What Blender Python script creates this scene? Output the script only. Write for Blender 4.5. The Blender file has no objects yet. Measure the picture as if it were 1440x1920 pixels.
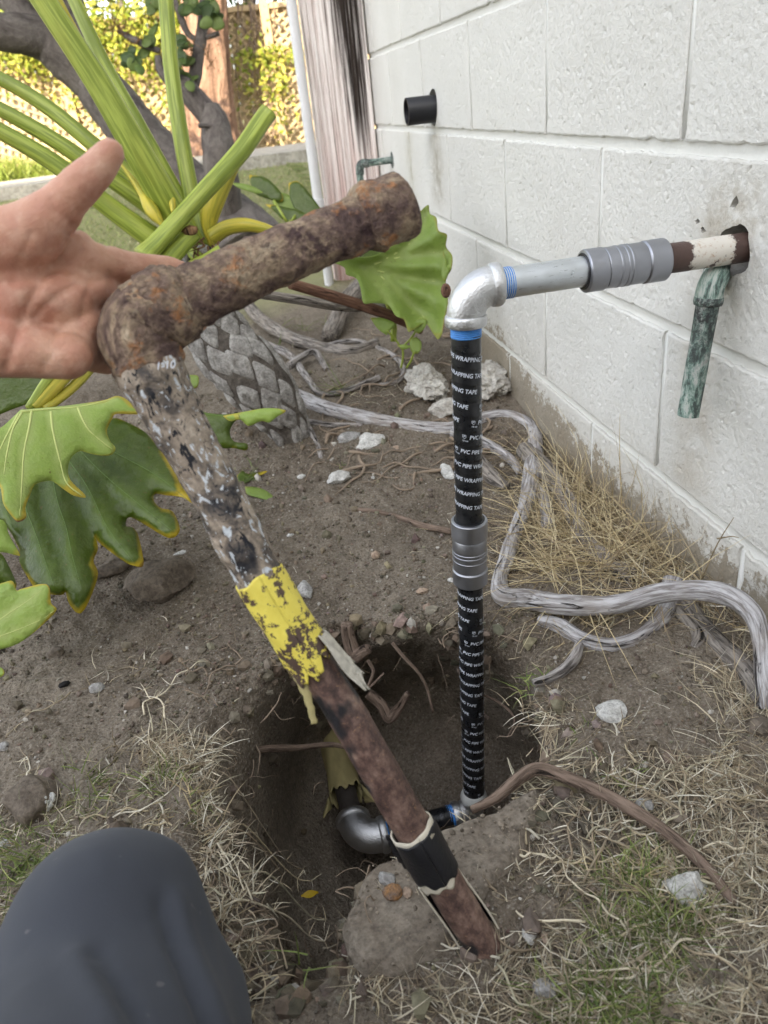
import bpy, bmesh, math, random
import numpy as np
from mathutils import Vector, Matrix, geometry

# ------------------------------------------------------------------ camera, world, sun, exposure
SC = bpy.context.scene
COL = SC.collection
F = 1402.79
R = np.array([[0.9768290934, -0.1884097835, -0.1015217994],
              [-0.1790688108, -0.4597043538, -0.8698311723],
              [0.1172146896, 0.8678557833, -0.4827909029]])
CAM = np.array([-0.4990935704, -1.6694202447, 0.6409428942])

cam = bpy.data.cameras.new('camera')
cam.sensor_fit = 'VERTICAL'; cam.sensor_height = 36.0
cam.lens = F / 1920 * 36.0
cam.clip_start = 0.02; cam.clip_end = 300
cam.dof.use_dof = True; cam.dof.focus_distance = 0.86; cam.dof.aperture_fstop = 8.5
camo = bpy.data.objects.new('camera', cam); COL.objects.link(camo)
m = Matrix.Identity(4)
for i in range(3):
    m[i][0], m[i][1], m[i][2], m[i][3] = R[0][i], -R[1][i], -R[2][i], CAM[i]
camo.matrix_world = m
SC.camera = camo

SUN_EL, SUN_TO = math.radians(25), Vector((-0.36, -0.93, 0)).normalized()
w = bpy.data.worlds.new('World'); SC.world = w; w.use_nodes = True
nt = w.node_tree; nt.nodes.clear()
sky = nt.nodes.new('ShaderNodeTexSky'); sky.sky_type = 'NISHITA'; sky.sun_disc = False
sky.sun_elevation = SUN_EL; sky.sun_rotation = math.atan2(SUN_TO.x, SUN_TO.y)
sky.air_density = 1.0; sky.dust_density = 2.5; sky.ozone_density = 0.6
hs = nt.nodes.new('ShaderNodeHueSaturation'); hs.inputs['Saturation'].default_value = 0.33
bg = nt.nodes.new('ShaderNodeBackground'); bg.inputs['Strength'].default_value = 0.15
wo = nt.nodes.new('ShaderNodeOutputWorld')
nt.links.new(sky.outputs[0], hs.inputs['Color']); nt.links.new(hs.outputs[0], bg.inputs[0]); nt.links.new(bg.outputs[0], wo.inputs[0])
sl = bpy.data.lights.new('sun', 'SUN'); sl.energy = 3.3; sl.angle = math.radians(0.53); sl.color = (1.0, 0.86, 0.62)
so = bpy.data.objects.new('sun', sl); COL.objects.link(so)
d = Vector((SUN_TO.x * math.cos(SUN_EL), SUN_TO.y * math.cos(SUN_EL), math.sin(SUN_EL)))
so.rotation_euler = d.to_track_quat('Z', 'Y').to_euler()
vs = SC.view_settings
vs.view_transform = 'Standard'; vs.look = 'None'; vs.gamma = 1.0; vs.use_curve_mapping = False; vs.exposure = 2.4

rng = np.random.default_rng(7); random.seed(7)

# ------------------------------------------------------------------ geometry helpers
def ray(x, y): return R.T @ np.array([(x - 720) / F, (y - 960) / F, 1.0])
def P(x, y, d): return CAM + ray(x, y) * d
def onx(x, y, X): r = ray(x, y); return CAM + r * (X - CAM[0]) / r[0]
def ony(x, y, Y): r = ray(x, y); return CAM + r * (Y - CAM[1]) / r[1]
def onz(x, y, Z): r = ray(x, y); return CAM + r * (Z - CAM[2]) / r[2]
def depth(p): return float(R[2] @ (np.asarray(p) - CAM))

def _h(ix, iy, iz):
    h = (ix.astype(np.int64) * 374761393 + iy.astype(np.int64) * 668265263 + iz.astype(np.int64) * 1274126177) & 0xffffffff
    h = ((h ^ (h >> 13)) * 1103515245) & 0xffffffff
    h = ((h ^ (h >> 16)) * 668265263) & 0xffffffff
    return ((h >> 8) & 0xffff) / 65535.0
def vnoise(p):
    p = np.asarray(p, float); i = np.floor(p).astype(np.int64); f = p - i; f = f * f * (3 - 2 * f)
    r = 0
    for a in (0, 1):
        wx = f[:, 0] if a else 1 - f[:, 0]
        for b in (0, 1):
            wy = f[:, 1] if b else 1 - f[:, 1]
            for c in (0, 1):
                wz = f[:, 2] if c else 1 - f[:, 2]
                r = r + wx * wy * wz * _h(i[:, 0] + a, i[:, 1] + b, i[:, 2] + c)
    return r
def fbm(p, freq=1.0, octv=4, gain=0.5):
    p = np.asarray(p, float) * freq; s = 0; a = 1; t = 0
    for k in range(octv):
        s = s + a * (vnoise(p + 17.3 * k) - 0.5); t += a; a *= gain; p = p * 2.03
    return s / t * 2      # about -1..1
def sstep(a, b, x): t = np.clip((x - a) / (b - a), 0, 1); return t * t * (3 - 2 * t)

class Geo:
    def __init__(s): s.v = []; s.f = []; s.tc = []; s.c = []; s.n = 0; s.has_c = False
    def add(s, V, Fc, tc=None, c=None):
        V = np.asarray(V, float).reshape(-1, 3)
        s.v.append(V); s.tc.append(V if tc is None else np.asarray(tc, float))
        if c is None: s.c.append(np.ones((len(V), 3)))
        else: s.c.append(np.broadcast_to(np.asarray(c, float), (len(V), 3))); s.has_c = True
        if isinstance(Fc, np.ndarray): s.f.extend((Fc + s.n).tolist())
        else: s.f.extend([[i + s.n for i in q] for q in Fc])
        s.n += len(V); return s
    def V(s): return np.concatenate(s.v)

def mesh_of(geo, name, off, smooth=True, sharp=None):
    V = geo.V() - off
    me = bpy.data.meshes.new(name)
    me.from_pydata(V.tolist(), [], geo.f)
    a = me.attributes.new('tc', 'FLOAT_VECTOR', 'POINT'); a.data.foreach_set('vector', np.concatenate(geo.tc).ravel().astype(np.float32))
    if geo.has_c:
        a = me.attributes.new('tint', 'FLOAT_COLOR', 'POINT')
        c = np.concatenate(geo.c); a.data.foreach_set('color', np.c_[c, np.ones(len(c))].ravel().astype(np.float32))
    me.polygons.foreach_set('use_smooth', [smooth] * len(me.polygons))
    if sharp: me.set_sharp_from_angle(angle=math.radians(sharp))
    me.update(); return me

WL = {}
def wloc(o): return WL.get(o.name, np.zeros(3))
def link(name, me, mat, parent=None, loc=None):
    o = bpy.data.objects.new(name, me); COL.objects.link(o)
    if me is not None and mat is not None and len(me.materials) == 0: me.materials.append(mat)
    base = np.zeros(3) if parent is None else wloc(parent)
    loc = base if loc is None else np.asarray(loc, float)
    if parent is not None: o.parent = parent
    o.location = loc - base; WL[o.name] = loc
    return o
def obj(name, geo, mat, parent=None, smooth=True, sharp=None, loc=None, **props):
    V = geo.V()
    if loc is None:
        loc = wloc(parent) if parent is not None else np.array([V[:, 0].mean(), V[:, 1].mean(), V[:, 2].min()])
    o = link(name, mesh_of(geo, name, np.asarray(loc), smooth, sharp), mat, parent, loc)
    for k, v in props.items(): o[k] = v
    return o
def tag(o, label=None, cat=None, group=None, kind=None):
    if label: o['label'] = label
    if cat: o['category'] = cat
    if group: o['group'] = group
    if kind: o['kind'] = kind
    return o
def thing(name, loc, label, cat, group=None):
    o = bpy.data.objects.new(name, None); COL.objects.link(o); o.empty_display_size = 0.05
    o.location = loc; WL[o.name] = np.asarray(loc, float)
    return tag(o, label, cat, group)

def crom(pts, per=6):
    """Catmull-Rom through rows of any width."""
    p = np.asarray(pts, float)
    if len(p) < 3: 
        t = np.linspace(0, 1, per + 1)[:, None]; return p[0] * (1 - t) + p[1] * t
    q = np.vstack([2 * p[0] - p[1], p, 2 * p[-1] - p[-2]]); out = []
    for i in range(1, len(q) - 2):
        a, b, c, e = q[i - 1], q[i], q[i + 1], q[i + 2]
        for t in np.linspace(0, 1, per, endpoint=False):
            out.append(0.5 * (2 * b + (c - a) * t + (2 * a - 5 * b + 4 * c - e) * t * t + (3 * b - a - 3 * c + e) * t ** 3))
    out.append(p[-1]); return np.array(out)

def frames(path, up=None):
    path = np.asarray(path, float); T = np.gradient(path, axis=0); T /= np.linalg.norm(T, axis=1)[:, None] + 1e-12
    u = np.array([0.3, -0.8, 0.5]) if up is None else np.asarray(up, float)
    A = []; a = u - T[0] * (u @ T[0]); 
    if np.linalg.norm(a) < 1e-6: a = np.array([1, 0, 0]) - T[0] * T[0][0]
    for t in T:
        a = a - t * (a @ t); a = a / np.linalg.norm(a); A.append(a)
    A = np.array(A); return T, A, np.cross(T, A)

def tube(geo, path, rad, n=14, cap=True, disp=None, sx=1.0, up=None, c=None, arc=None):
    """rad scalar or array; disp(tc, theta, s)->radial offset; sx flattens along the second axis; arc=(a0,a1) open shell."""
    path = np.asarray(path, float); k = len(path); rad = np.broadcast_to(np.asarray(rad, float), (k,))
    T, A, B = frames(path, up)
    s = np.r_[0, np.cumsum(np.linalg.norm(np.diff(path, axis=0), axis=1))]
    th = np.linspace(0, 2 * np.pi, n, endpoint=False) if arc is None else np.linspace(arc[0], arc[1], n)
    TH, S = np.meshgrid(th, s); RR = np.repeat(rad[:, None], n, 1)
    tc = np.stack([RR * np.cos(TH), RR * np.sin(TH), S], -1).reshape(-1, 3)
    if disp is not None: RR = RR + np.asarray(disp(tc, TH.ravel(), S.ravel())).reshape(k, n)
    V = path[:, None, :] + A[:, None, :] * (RR * np.cos(TH))[..., None] + B[:, None, :] * (RR * np.sin(TH) * sx)[..., None]
    V = V.reshape(-1, 3); m = n if arc is None else n - 1
    i = np.arange(k - 1)[:, None] * n; j = np.arange(m)[None, :]; j2 = (j + 1) % n
    Fq = np.stack([i + j, i + j2, i + n + j2, i + n + j], -1).reshape(-1, 4)
    Fl = Fq.tolist()
    if cap and arc is None:
        Fl.append(list(range(n))[::-1]); Fl.append(list(range((k - 1) * n, k * n)))
    geo.add(V, Fl, tc, c); return geo

def lathe(geo, a, dirv, prof, n=40, up=None, cap=True):
    a = np.asarray(a, float); dirv = np.asarray(dirv, float); dirv = dirv / np.linalg.norm(dirv)
    path = np.array([a + dirv * s for s, r in prof]); k = len(prof)
    u = np.array([0.3, -0.8, 0.5]) if up is None else np.asarray(up, float)
    A = u - dirv * (u @ dirv); A /= np.linalg.norm(A); B = np.cross(dirv, A)
    th = np.linspace(0, 2 * np.pi, n, endpoint=False)
    rad = np.array([r for s, r in prof]); S = np.array([s for s, r in prof])
    V = path[:, None] + (A[None, None] * np.cos(th)[None, :, None] + B[None, None] * np.sin(th)[None, :, None]) * rad[:, None, None]
    tc = np.stack([rad[:, None] * np.cos(th), rad[:, None] * np.sin(th), np.repeat(S[:, None], n, 1)], -1).reshape(-1, 3)
    i = np.arange(k - 1)[:, None] * n; j = np.arange(n)[None]; j2 = (j + 1) % n
    Fl = np.stack([i + j, i + j2, i + n + j2, i + n + j], -1).reshape(-1, 4).tolist()
    if cap: Fl.append(list(range(n))[::-1]); Fl.append(list(range((k - 1) * n, k * n)))
    geo.add(V.reshape(-1, 3), Fl, tc); return geo

def box(geo, lo, hi, c=None):
    x0, y0, z0 = lo; x1, y1, z1 = hi
    V = [(x0, y0, z0), (x1, y0, z0), (x1, y1, z0), (x0, y1, z0), (x0, y0, z1), (x1, y0, z1), (x1, y1, z1), (x0, y1, z1)]
    return geo.add(V, [(0, 3, 2, 1), (4, 5, 6, 7), (0, 1, 5, 4), (1, 2, 6, 5), (2, 3, 7, 6), (3, 0, 4, 7)], None, c)

_ico = {}
def ico(sub):
    if sub not in _ico:
        b = bmesh.new(); bmesh.ops.create_icosphere(b, subdivisions=sub, radius=1)
        b.verts.ensure_lookup_table()
        _ico[sub] = (np.array([v.co[:] for v in b.verts]), np.array([[v.index for v in f.verts] for f in b.faces])); b.free()
    return _ico[sub]

# ------------------------------------------------------------------ material helpers
class NB:
    def __init__(s, name, rough=0.8, metal=0.0, spec=0.5):
        s.m = bpy.data.materials.new(name); s.m.use_nodes = True; s.t = s.m.node_tree
        s.b = s.t.nodes['Principled BSDF']; s.b.inputs['Roughness'].default_value = rough
        s.b.inputs['Metallic'].default_value = metal; s.b.inputs['Specular IOR Level'].default_value = spec
    def n(s, t, **k):
        x = s.t.nodes.new(t)
        for a, v in k.items(): setattr(x, a, v)
        return x
    def put(s, sock, v):
        if isinstance(v, bpy.types.NodeSocket): s.t.links.new(v, sock)
        elif isinstance(v, (tuple, list)) and sock.type == 'RGBA' and len(v) == 3: sock.default_value = (*v, 1)
        else: sock.default_value = v
    def pos(s): return s.n('ShaderNodeNewGeometry').outputs['Position']
    def attr(s, name='tc', out='Vector'): return s.n('ShaderNodeAttribute', attribute_name=name).outputs[out]
    def obj(s): return s.n('ShaderNodeTexCoord').outputs['Object']
    def scale(s, v, sc, loc=(0, 0, 0)):
        x = s.n('ShaderNodeMapping'); s.put(x.inputs['Vector'], v); x.inputs['Scale'].default_value = sc; x.inputs['Location'].default_value = loc; return x.outputs[0]
    def noise(s, v, sc, det=4, ro=0.55, dist=0.0, out='Fac'):
        x = s.n('ShaderNodeTexNoise'); s.put(x.inputs['Vector'], v); x.inputs['Scale'].default_value = sc
        x.inputs['Detail'].default_value = det; x.inputs['Roughness'].default_value = ro; x.inputs['Distortion'].default_value = dist; return x.outputs[out]
    def voro(s, v, sc, feat='F1', out='Distance'):
        x = s.n('ShaderNodeTexVoronoi', feature=feat); s.put(x.inputs['Vector'], v); x.inputs['Scale'].default_value = sc; return x.outputs[out]
    def ramp(s, fac, st, interp='LINEAR'):
        x = s.n('ShaderNodeValToRGB'); cr = x.color_ramp; cr.interpolation = interp; s.put(x.inputs[0], fac)
        while len(cr.elements) < len(st): cr.elements.new(0.5)
        for e, (p, c) in zip(cr.elements, st):
            e.position = p; e.color = (*c, 1) if isinstance(c, (tuple, list)) else (c, c, c, 1)
        return x.outputs[0]
    def mix(s, fac, a, b, mode='MIX'):
        x = s.n('ShaderNodeMix', data_type='RGBA', blend_type=mode); s.put(x.inputs[0], fac); s.put(x.inputs[6], a); s.put(x.inputs[7], b); return x.outputs[2]
    def ma(s, op, a, b=0.0, clamp=False):
        x = s.n('ShaderNodeMath', operation=op, use_clamp=clamp); s.put(x.inputs[0], a); s.put(x.inputs[1], b); return x.outputs[0]
    def rng(s, v, a, b, c=0.0, d=1.0):
        x = s.n('ShaderNodeMapRange'); s.put(x.inputs[0], v); x.inputs[1].default_value = a; x.inputs[2].default_value = b; x.inputs[3].default_value = c; x.inputs[4].default_value = d; return x.outputs[0]
    def sep(s, v): return s.n2('ShaderNodeSeparateXYZ', v).outputs
    def n2(s, t, v): x = s.n(t); s.put(x.inputs[0], v); return x
    def bump(s, h, strength=0.5, dist=0.01, nrm=None):
        x = s.n('ShaderNodeBump'); s.put(x.inputs['Height'], h); x.inputs['Strength'].default_value = strength; x.inputs['Distance'].default_value = dist
        if nrm is not None: s.put(x.inputs['Normal'], nrm)
        return x.outputs[0]
    def set(s, **k):
        nm = dict(col='Base Color', rough='Roughness', metal='Metallic', nrm='Normal', alpha='Alpha', sss='Subsurface Weight', coat='Coat Weight', tw='Transmission Weight')
        for a, v in k.items(): s.put(s.b.inputs[nm[a]], v)
        return s
# ------------------------------------------------------------------ materials
def m_wall():
    a = NB('painted_block', 0.75, 0, 0.25); p = a.pos(); x, y, z = a.sep(p)
    tex = a.noise(p, 290, 5, 0.65); tex2 = a.noise(p, 640, 2, 0.5); big = a.noise(p, 5, 4)
    pits = a.ramp(a.noise(p, 150, 3, 0.6), [(0.30, 0.0), (0.40, 1.0)])
    paint = a.mix(big, (0.655, 0.645, 0.61), (0.735, 0.725, 0.69))
    # worn bare concrete along the foot of the wall (height of the wear line follows y)
    yy = a.ma('DIVIDE', a.ma('ADD', y, 1.2), 1.6)       # -1.2..0.4 -> 0..1
    lev = a.ramp(yy, [(0.0, 0.118), (0.17, 0.108), (0.26, 0.092), (0.38, 0.095), (0.52, 0.118), (0.60, 0.15), (0.66, 0.175), (0.75, 0.165), (1.0, 0.16)])
    hgt = a.ma('SUBTRACT', z, lev)
    wob = a.ma('MULTIPLY', a.ma('SUBTRACT', a.noise(p, 34, 8, 0.82), 0.5), 0.26)
    wear = a.rng(a.ma('ADD', hgt, wob), 0.006, -0.006)
    conc = a.mix(a.noise(p, 60, 5, 0.65), (0.17, 0.135, 0.095), (0.38, 0.33, 0.26))
    soil = a.mix(a.noise(p, 30, 4), (0.14, 0.11, 0.075), (0.27, 0.22, 0.16))
    conc = a.mix(a.rng(hgt, 0.0, -0.05), conc, soil)
    col = a.mix(wear, paint, conc)
    dust = a.rng(a.ma('ADD', hgt, a.ma('MULTIPLY', wob, 0.6)), 0.09, -0.02)
    col = a.mix(a.ma('MULTIPLY', dust, 0.35), col, (0.36, 0.32, 0.25))
    # stains: vertical drip under a stub, brown halo under the hanging copper pipe
    def stain(cy, cz0, cz1, wdt, colr, amt, src):
        dy = a.ma('DIVIDE', a.ma('ADD', y, -cy), wdt)
        g = a.ma('POWER', 2.718, a.ma('MULTIPLY', a.ma('MULTIPLY', dy, dy), -1.0))
        v = a.ma('MULTIPLY', a.rng(z, cz1, cz1 + 0.05), a.rng(z, cz0 + 0.012, cz0 - 0.012))
        f = a.ma('MULTIPLY', a.ma('MULTIPLY', g, v), a.ma('MULTIPLY', a.rng(a.noise(p, 25, 4, 0.7), 0.25, 0.7), amt))
        return a.mix(f, src, colr)
    col = stain(0.315, 0.555, 0.36, 0.055, (0.24, 0.20, 0.13), 0.75, col)
    col = stain(0.62, 0.60, 0.30, 0.05, (0.30, 0.27, 0.17), 0.6, col)
    col = stain(-0.895, 0.50, 0.13, 0.040, (0.36, 0.29, 0.20), 0.62, col)
    col = stain(-0.872, 0.35, 0.29, 0.007, (0.10, 0.08, 0.06), 1.0, col)
    col = a.mix(a.ma('MULTIPLY', a.ma('SUBTRACT', 1.0, pits), 0.25), col, (0.30, 0.28, 0.25))  # shade of the stucco pits put into the paint colour
    h = a.ma('ADD', a.ma('MULTIPLY', tex, 0.8), a.ma('MULTIPLY', tex2, 0.25))
    h = a.ma('ADD', h, a.ma('MULTIPLY', pits, 0.25))
    r2 = a.ma('ADD', a.ma('POWER', a.ma('DIVIDE', a.ma('ADD', y, .925), .055), 2.0), a.ma('POWER', a.ma('DIVIDE', a.ma('ADD', z, -.485), .06), 2.0))
    gr = a.ma('MULTIPLY', a.ma('POWER', 2.718, a.ma('MULTIPLY', r2, -1.0)), a.ramp(a.noise(p, 55, 5, .7), [(0.38, 0.0), (0.62, 0.85)]))
    col = a.mix(gr, col, (0.33, 0.28, 0.21))
    col = a.mix(a.ma('MULTIPLY', a.ramp(a.noise(p, 2.2, 4, .6), [(0.45, 0.0), (0.75, 0.35)]), 1.0), col, (0.50, 0.48, 0.43))
    a.set(col=col, nrm=a.bump(h, 0.45, 0.006)); return a.m
def m_mortar():
    a = NB('painted_mortar', 0.7, 0, 0.25); p = a.pos(); z = a.sep(p)[2]
    col = a.mix(a.noise(p, 9, 4), (0.63, 0.625, 0.59), (0.71, 0.705, 0.67))
    w = a.rng(a.ma('ADD', z, a.ma('MULTIPLY', a.noise(p, 22, 5, 0.7), 0.2)), 0.20, 0.15)
    col = a.mix(w, col, (0.27, 0.24, 0.19))
    a.set(col=col, nrm=a.bump(a.noise(p, 160, 3), 0.35, 0.003)); return a.m
def m_ground():
    a = NB('dry_dirt', 0.95, 0, 0.15); p = a.pos(); x, y, z = a.sep(p)
    n1 = a.noise(p, 3.0, 5, 0.6); n2 = a.noise(p, 40, 6, 0.7); n3 = a.noise(p, 260, 4, 0.7)
    c = a.mix(a.ramp(n1, [(0.35, 0.0), (0.62, 1.0)]), (0.155, 0.125, 0.094), (0.295, 0.25, 0.196))
    c = a.mix(a.ramp(n2, [(0.35, 0.0), (0.65, 1.0)]), a.mix(0.42, c, (0.07, 0.054, 0.04)), c)
    c = a.mix(a.ma('MULTIPLY', a.ramp(n3, [(0.54, 0.0), (0.68, 1.0)]), 0.75), c, (0.40, 0.36, 0.30))
    lawn = a.mix(a.noise(p, 14, 5, 0.7), (0.20, 0.22, 0.08), (0.40, 0.37, 0.20))
    f = a.rng(a.ma('ADD', y, a.ma('MULTIPLY', a.noise(p, 2.5, 4), 1.0)), 1.2, 1.9)
    c = a.mix(f, c, lawn)
    vd = a.voro(a.scale(p, (1, 1, 1)), 90); vd2 = a.voro(p, 230)
    h = a.ma('ADD', a.ma('MULTIPLY', n2, 1.0), a.ma('MULTIPLY', n3, 0.4))
    h = a.ma('SUBTRACT', h, a.ma('MULTIPLY', vd, 0.35)); h = a.ma('SUBTRACT', h, a.ma('MULTIPLY', vd2, 0.25))
    c = a.mix(a.ma('MULTIPLY', a.ramp(n3, [(0.32, 1.0), (0.46, 0.0)]), 0.7), c, (0.06, 0.048, 0.036))
    a.set(col=c, nrm=a.bump(h, 1.0, 0.009)); return a.m
def m_tint(name, rough=0.8, var=0.3, spec=0.3, trans=0.0, fr=60):
    a = NB(name, rough, 0, spec); t = a.attr('tint', 'Color'); n = a.noise(a.pos(), fr, 3)
    c = a.mix(1.0, t, a.ramp(n, [(0.3, 1 - var), (0.7, 1 + var * 0.4)]), 'MULTIPLY')
    a.set(col=c)
    if trans: 
        tr = a.n('ShaderNodeBsdfTranslucent'); a.put(tr.inputs[0], c); mx = a.n('ShaderNodeMixShader'); mx.inputs[0].default_value = trans
        o = a.t.nodes['Material Output']; a.t.links.new(a.b.outputs[0], mx.inputs[1]); a.t.links.new(tr.outputs[0], mx.inputs[2]); a.t.links.new(mx.outputs[0], o.inputs[0])
    return a.m
def m_galv(name, tone=(0.62, 0.64, 0.65), rough=0.34, grain=90, bump=0.25, scratch=0.0):
    a = NB(name, rough, 1.0); t = a.attr(); n = a.noise(t, grain, 4, 0.6); n2 = a.noise(a.scale(t, (1, 1, 1)), 420, 3, 0.6)
    c = a.mix(n, tuple(0.72 * k for k in tone), tone)
    if scratch:
        s1 = a.ramp(a.noise(a.scale(t, (14, 14, 1.2)), 60, 3, 0.6, 0.8), [(0.64, 0.0), (0.67, 1.0)])
        c = a.mix(a.ma('MULTIPLY', s1, scratch), c, (0.10, 0.11, 0.11))
    a.set(col=c, rough=a.rng(n, 0.3, 0.7, rough - 0.08, rough + 0.12), nrm=a.bump(n2, bump, 0.0012)); return a.m
def m_tape():
    a = NB('black_wrap_tape', 0.28, 0, 0.5); t = a.attr()
    n = a.noise(t, 70, 4); d = a.noise(t, 300, 3)
    c = a.mix(a.ramp(n, [(0.45, 0.0), (0.8, 1.0)]), (0.010, 0.011, 0.013), (0.028, 0.028, 0.030))
    a.set(col=c, rough=a.rng(n, 0.3, 0.7, 0.2, 0.42), nrm=a.bump(a.noise(a.scale(t, (1, 1, 2.5)), 130, 3), 0.12, 0.0015)); return a.m
def m_flat(name, col, rough=0.6, metal=0.0, var=0.12, sc=60, bump=0.0, spec=0.4):
    a = NB(name, rough, metal, spec); p = a.attr(); n = a.noise(p, sc, 4)
    a.set(col=a.mix(n, tuple(k * (1 - var) for k in col), tuple(min(1, k * (1 + var)) for k in col)))
    if bump: a.set(nrm=a.bump(a.noise(p, sc * 4, 3), bump, 0.002))
    return a.m
def m_rust_crust():
    a = NB('crusty_rust', 0.9, 0, 0.2); t = a.attr()
    n = a.noise(t, 38, 6, 0.7); n2 = a.noise(t, 30, 7, 0.68, 0.4); n3 = a.noise(t, 260, 4, 0.7)
    c = a.ramp(n2, [(0.32, (0.085, 0.055, 0.054)), (0.42, (0.17, 0.115, 0.098)), (0.49, (0.28, 0.20, 0.15)), (0.55, (0.40, 0.30, 0.205)), (0.66, (0.50, 0.42, 0.31))])
    c = a.mix(a.ramp(n, [(0.56, 0.0), (0.64, .8)]), c, (0.48, 0.215, 0.085))
    c = a.mix(a.ramp(n, [(0.36, .9), (0.44, 0.0)]), c, (0.075, 0.045, 0.05))
    c = a.mix(a.ma('MULTIPLY', a.ramp(a.noise(t, 30, 3, .5), [(0.68, 0.0), (0.74, 1.0)]), 0.8), c, (0.15, 0.16, 0.19))
    c = a.mix(1.0, c, a.ramp(n3, [(0.34, 0.62), (0.66, 1.22)]), 'MULTIPLY')
    a.set(col=c, nrm=a.bump(a.ma('ADD', n3, a.ma('MULTIPLY', n, 1.0)), 1.0, 0.006)); return a.m
def m_old_wrap():
    a = NB('soil_caked_wrap', 0.8, 0, 0.3); t = a.attr()
    n = a.noise(t, 42, 5, 0.6, 0.5); fl = a.noise(a.scale(t, (1.0, 1.0, 0.55)), 125, 4, 0.6, 1.6); n3 = a.noise(t, 300, 3, 0.7)
    c = a.ramp(n, [(0.34, (0.025, 0.025, 0.029)), (0.42, (0.12, 0.10, 0.085)), (0.52, (0.31, 0.255, 0.20)), (0.70, (0.45, 0.385, 0.31))])
    c = a.mix(a.ramp(fl, [(0.38, 1.0), (0.42, 0.0)]), c, (0.02, 0.021, 0.026))
    c = a.mix(a.ramp(fl, [(0.585, 0.0), (0.61, 1.0)]), c, (0.60, 0.64, 0.68))
    c = a.mix(1.0, c, a.ramp(n3, [(0.3, 0.7), (0.7, 1.2)]), 'MULTIPLY')
    a.set(col=c, rough=a.rng(n, 0.35, 0.5, 0.4, 0.9), nrm=a.bump(a.ma('ADD', n, a.ma('MULTIPLY', n3, 0.5)), 0.8, 0.003)); return a.m
def m_yellow():
    a = NB('scuffed_yellow_coating', 0.5, 0, 0.4); t = a.attr(); z = a.sep(t)[2]
    n = a.noise(t, 55, 6, 0.7, 0.4); n3 = a.noise(t, 230, 5, 0.75)
    k = a.ma('ADD', a.ma('ADD', n, a.ma('MULTIPLY', a.ma('SUBTRACT', n3, 0.5), 0.35)), a.rng(z, 0.0, 0.085, -0.045, 0.075))
    c = a.mix(n3, (0.70, 0.57, 0.065), (0.86, 0.75, 0.16))
    c = a.mix(a.ramp(k, [(0.53, 0.0), (0.555, 1.0)]), c, a.mix(n3, (0.028, 0.022, 0.022), (0.14, 0.085, 0.06)))
    end = a.rng(a.ma('ADD', z, a.ma('MULTIPLY', n, 0.02)), 0.092, 0.104)
    c = a.mix(a.ma('MULTIPLY', end, 0.85), c, (0.60, 0.55, 0.46))
    a.set(col=c, nrm=a.bump(k, 0.4, 0.003)); return a.m
def m_bare_rust():
    a = NB('bare_rusty_steel', 0.55, 0, 0.45); t = a.attr(); n = a.noise(a.scale(t, (1, 1, 0.8)), 70, 7, 0.75); n2 = a.noise(t, 240, 5, 0.75); b = a.noise(a.scale(t, (1, 1, 0.7)), 22, 3, .55)
    c = a.ramp(n, [(0.34, (0.040, 0.027, 0.026)), (0.45, (0.105, 0.062, 0.052)), (0.55, (0.20, 0.125, 0.100)), (0.66, (0.31, 0.215, 0.17))])
    c = a.mix(a.ramp(n2, [(0.60, 0.0), (0.68, .8)]), c, (0.38, 0.23, 0.13))
    c = a.mix(a.ramp(b, [(0.38, 1.0), (0.43, 0.0)]), c, (0.022, 0.021, 0.024))
    a.set(col=c, rough=a.rng(n2, 0.3, 0.7, 0.30, 0.58), nrm=a.bump(a.ma('ADD', n2, n), 0.5, 0.0018)); return a.m
def m_wall_pipe():
    a = NB('rusty_pipe_with_paint', 0.5, 0, 0.4); t = a.attr(); z = a.sep(t)[2]; x = a.sep(t)[0]; n = a.noise(t, 60, 5, 0.65); n2 = a.noise(t, 200, 4, 0.7)
    c = a.mix(n, (0.060, 0.034, 0.028), (0.105, 0.066, 0.054))
    k = a.ma('ADD', a.ma('MULTIPLY', a.ma('SUBTRACT', n, 0.5), 0.05), z)
    on = a.ma('MULTIPLY', a.rng(k, 0.126, 0.129), a.rng(k, 0.176, 0.171))
    on = a.ma('MULTIPLY', on, a.ramp(a.ma('ADD', a.noise(t, 75, 4, .6), a.ma('MULTIPLY', x, 6)), [(0.40, 0.0), (0.44, 1.0)]))
    c = a.mix(on, c, a.mix(a.ramp(n2, [(0.55, 0.0), (0.72, 1.0)]), (0.66, 0.62, 0.55), (0.42, 0.27, 0.16)))
    a.set(col=c, rough=a.rng(z, 0.085, 0.07, 0.5, 0.5), nrm=a.bump(a.ma('ADD', on, n2), 0.4, 0.0015)); return a.m
def m_copper():
    a = NB('verdigris_copper', 0.6, 0, 0.4); t = a.attr(); n = a.noise(a.scale(t, (1, 1, 0.45)), 85, 7, 0.74, 0.25); n2 = a.noise(t, 190, 4, 0.7)
    c = a.ramp(n, [(0.34, (0.022, 0.026, 0.026)), (0.44, (0.070, 0.095, 0.085)), (0.50, (0.17, 0.26, 0.22)), (0.57, (0.40, 0.45, 0.41)), (0.68, (0.54, 0.52, 0.50))])
    z = a.sep(t)[2]
    c = a.mix(a.ma('MULTIPLY', a.rng(z, 0.11, 0.03), a.ramp(n2, [(0.4, 1.0), (0.6, 0.3)])), c, (0.030, 0.031, 0.032))
    a.set(col=c, nrm=a.bump(n2, 0.4, 0.002)); return a.m
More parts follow.
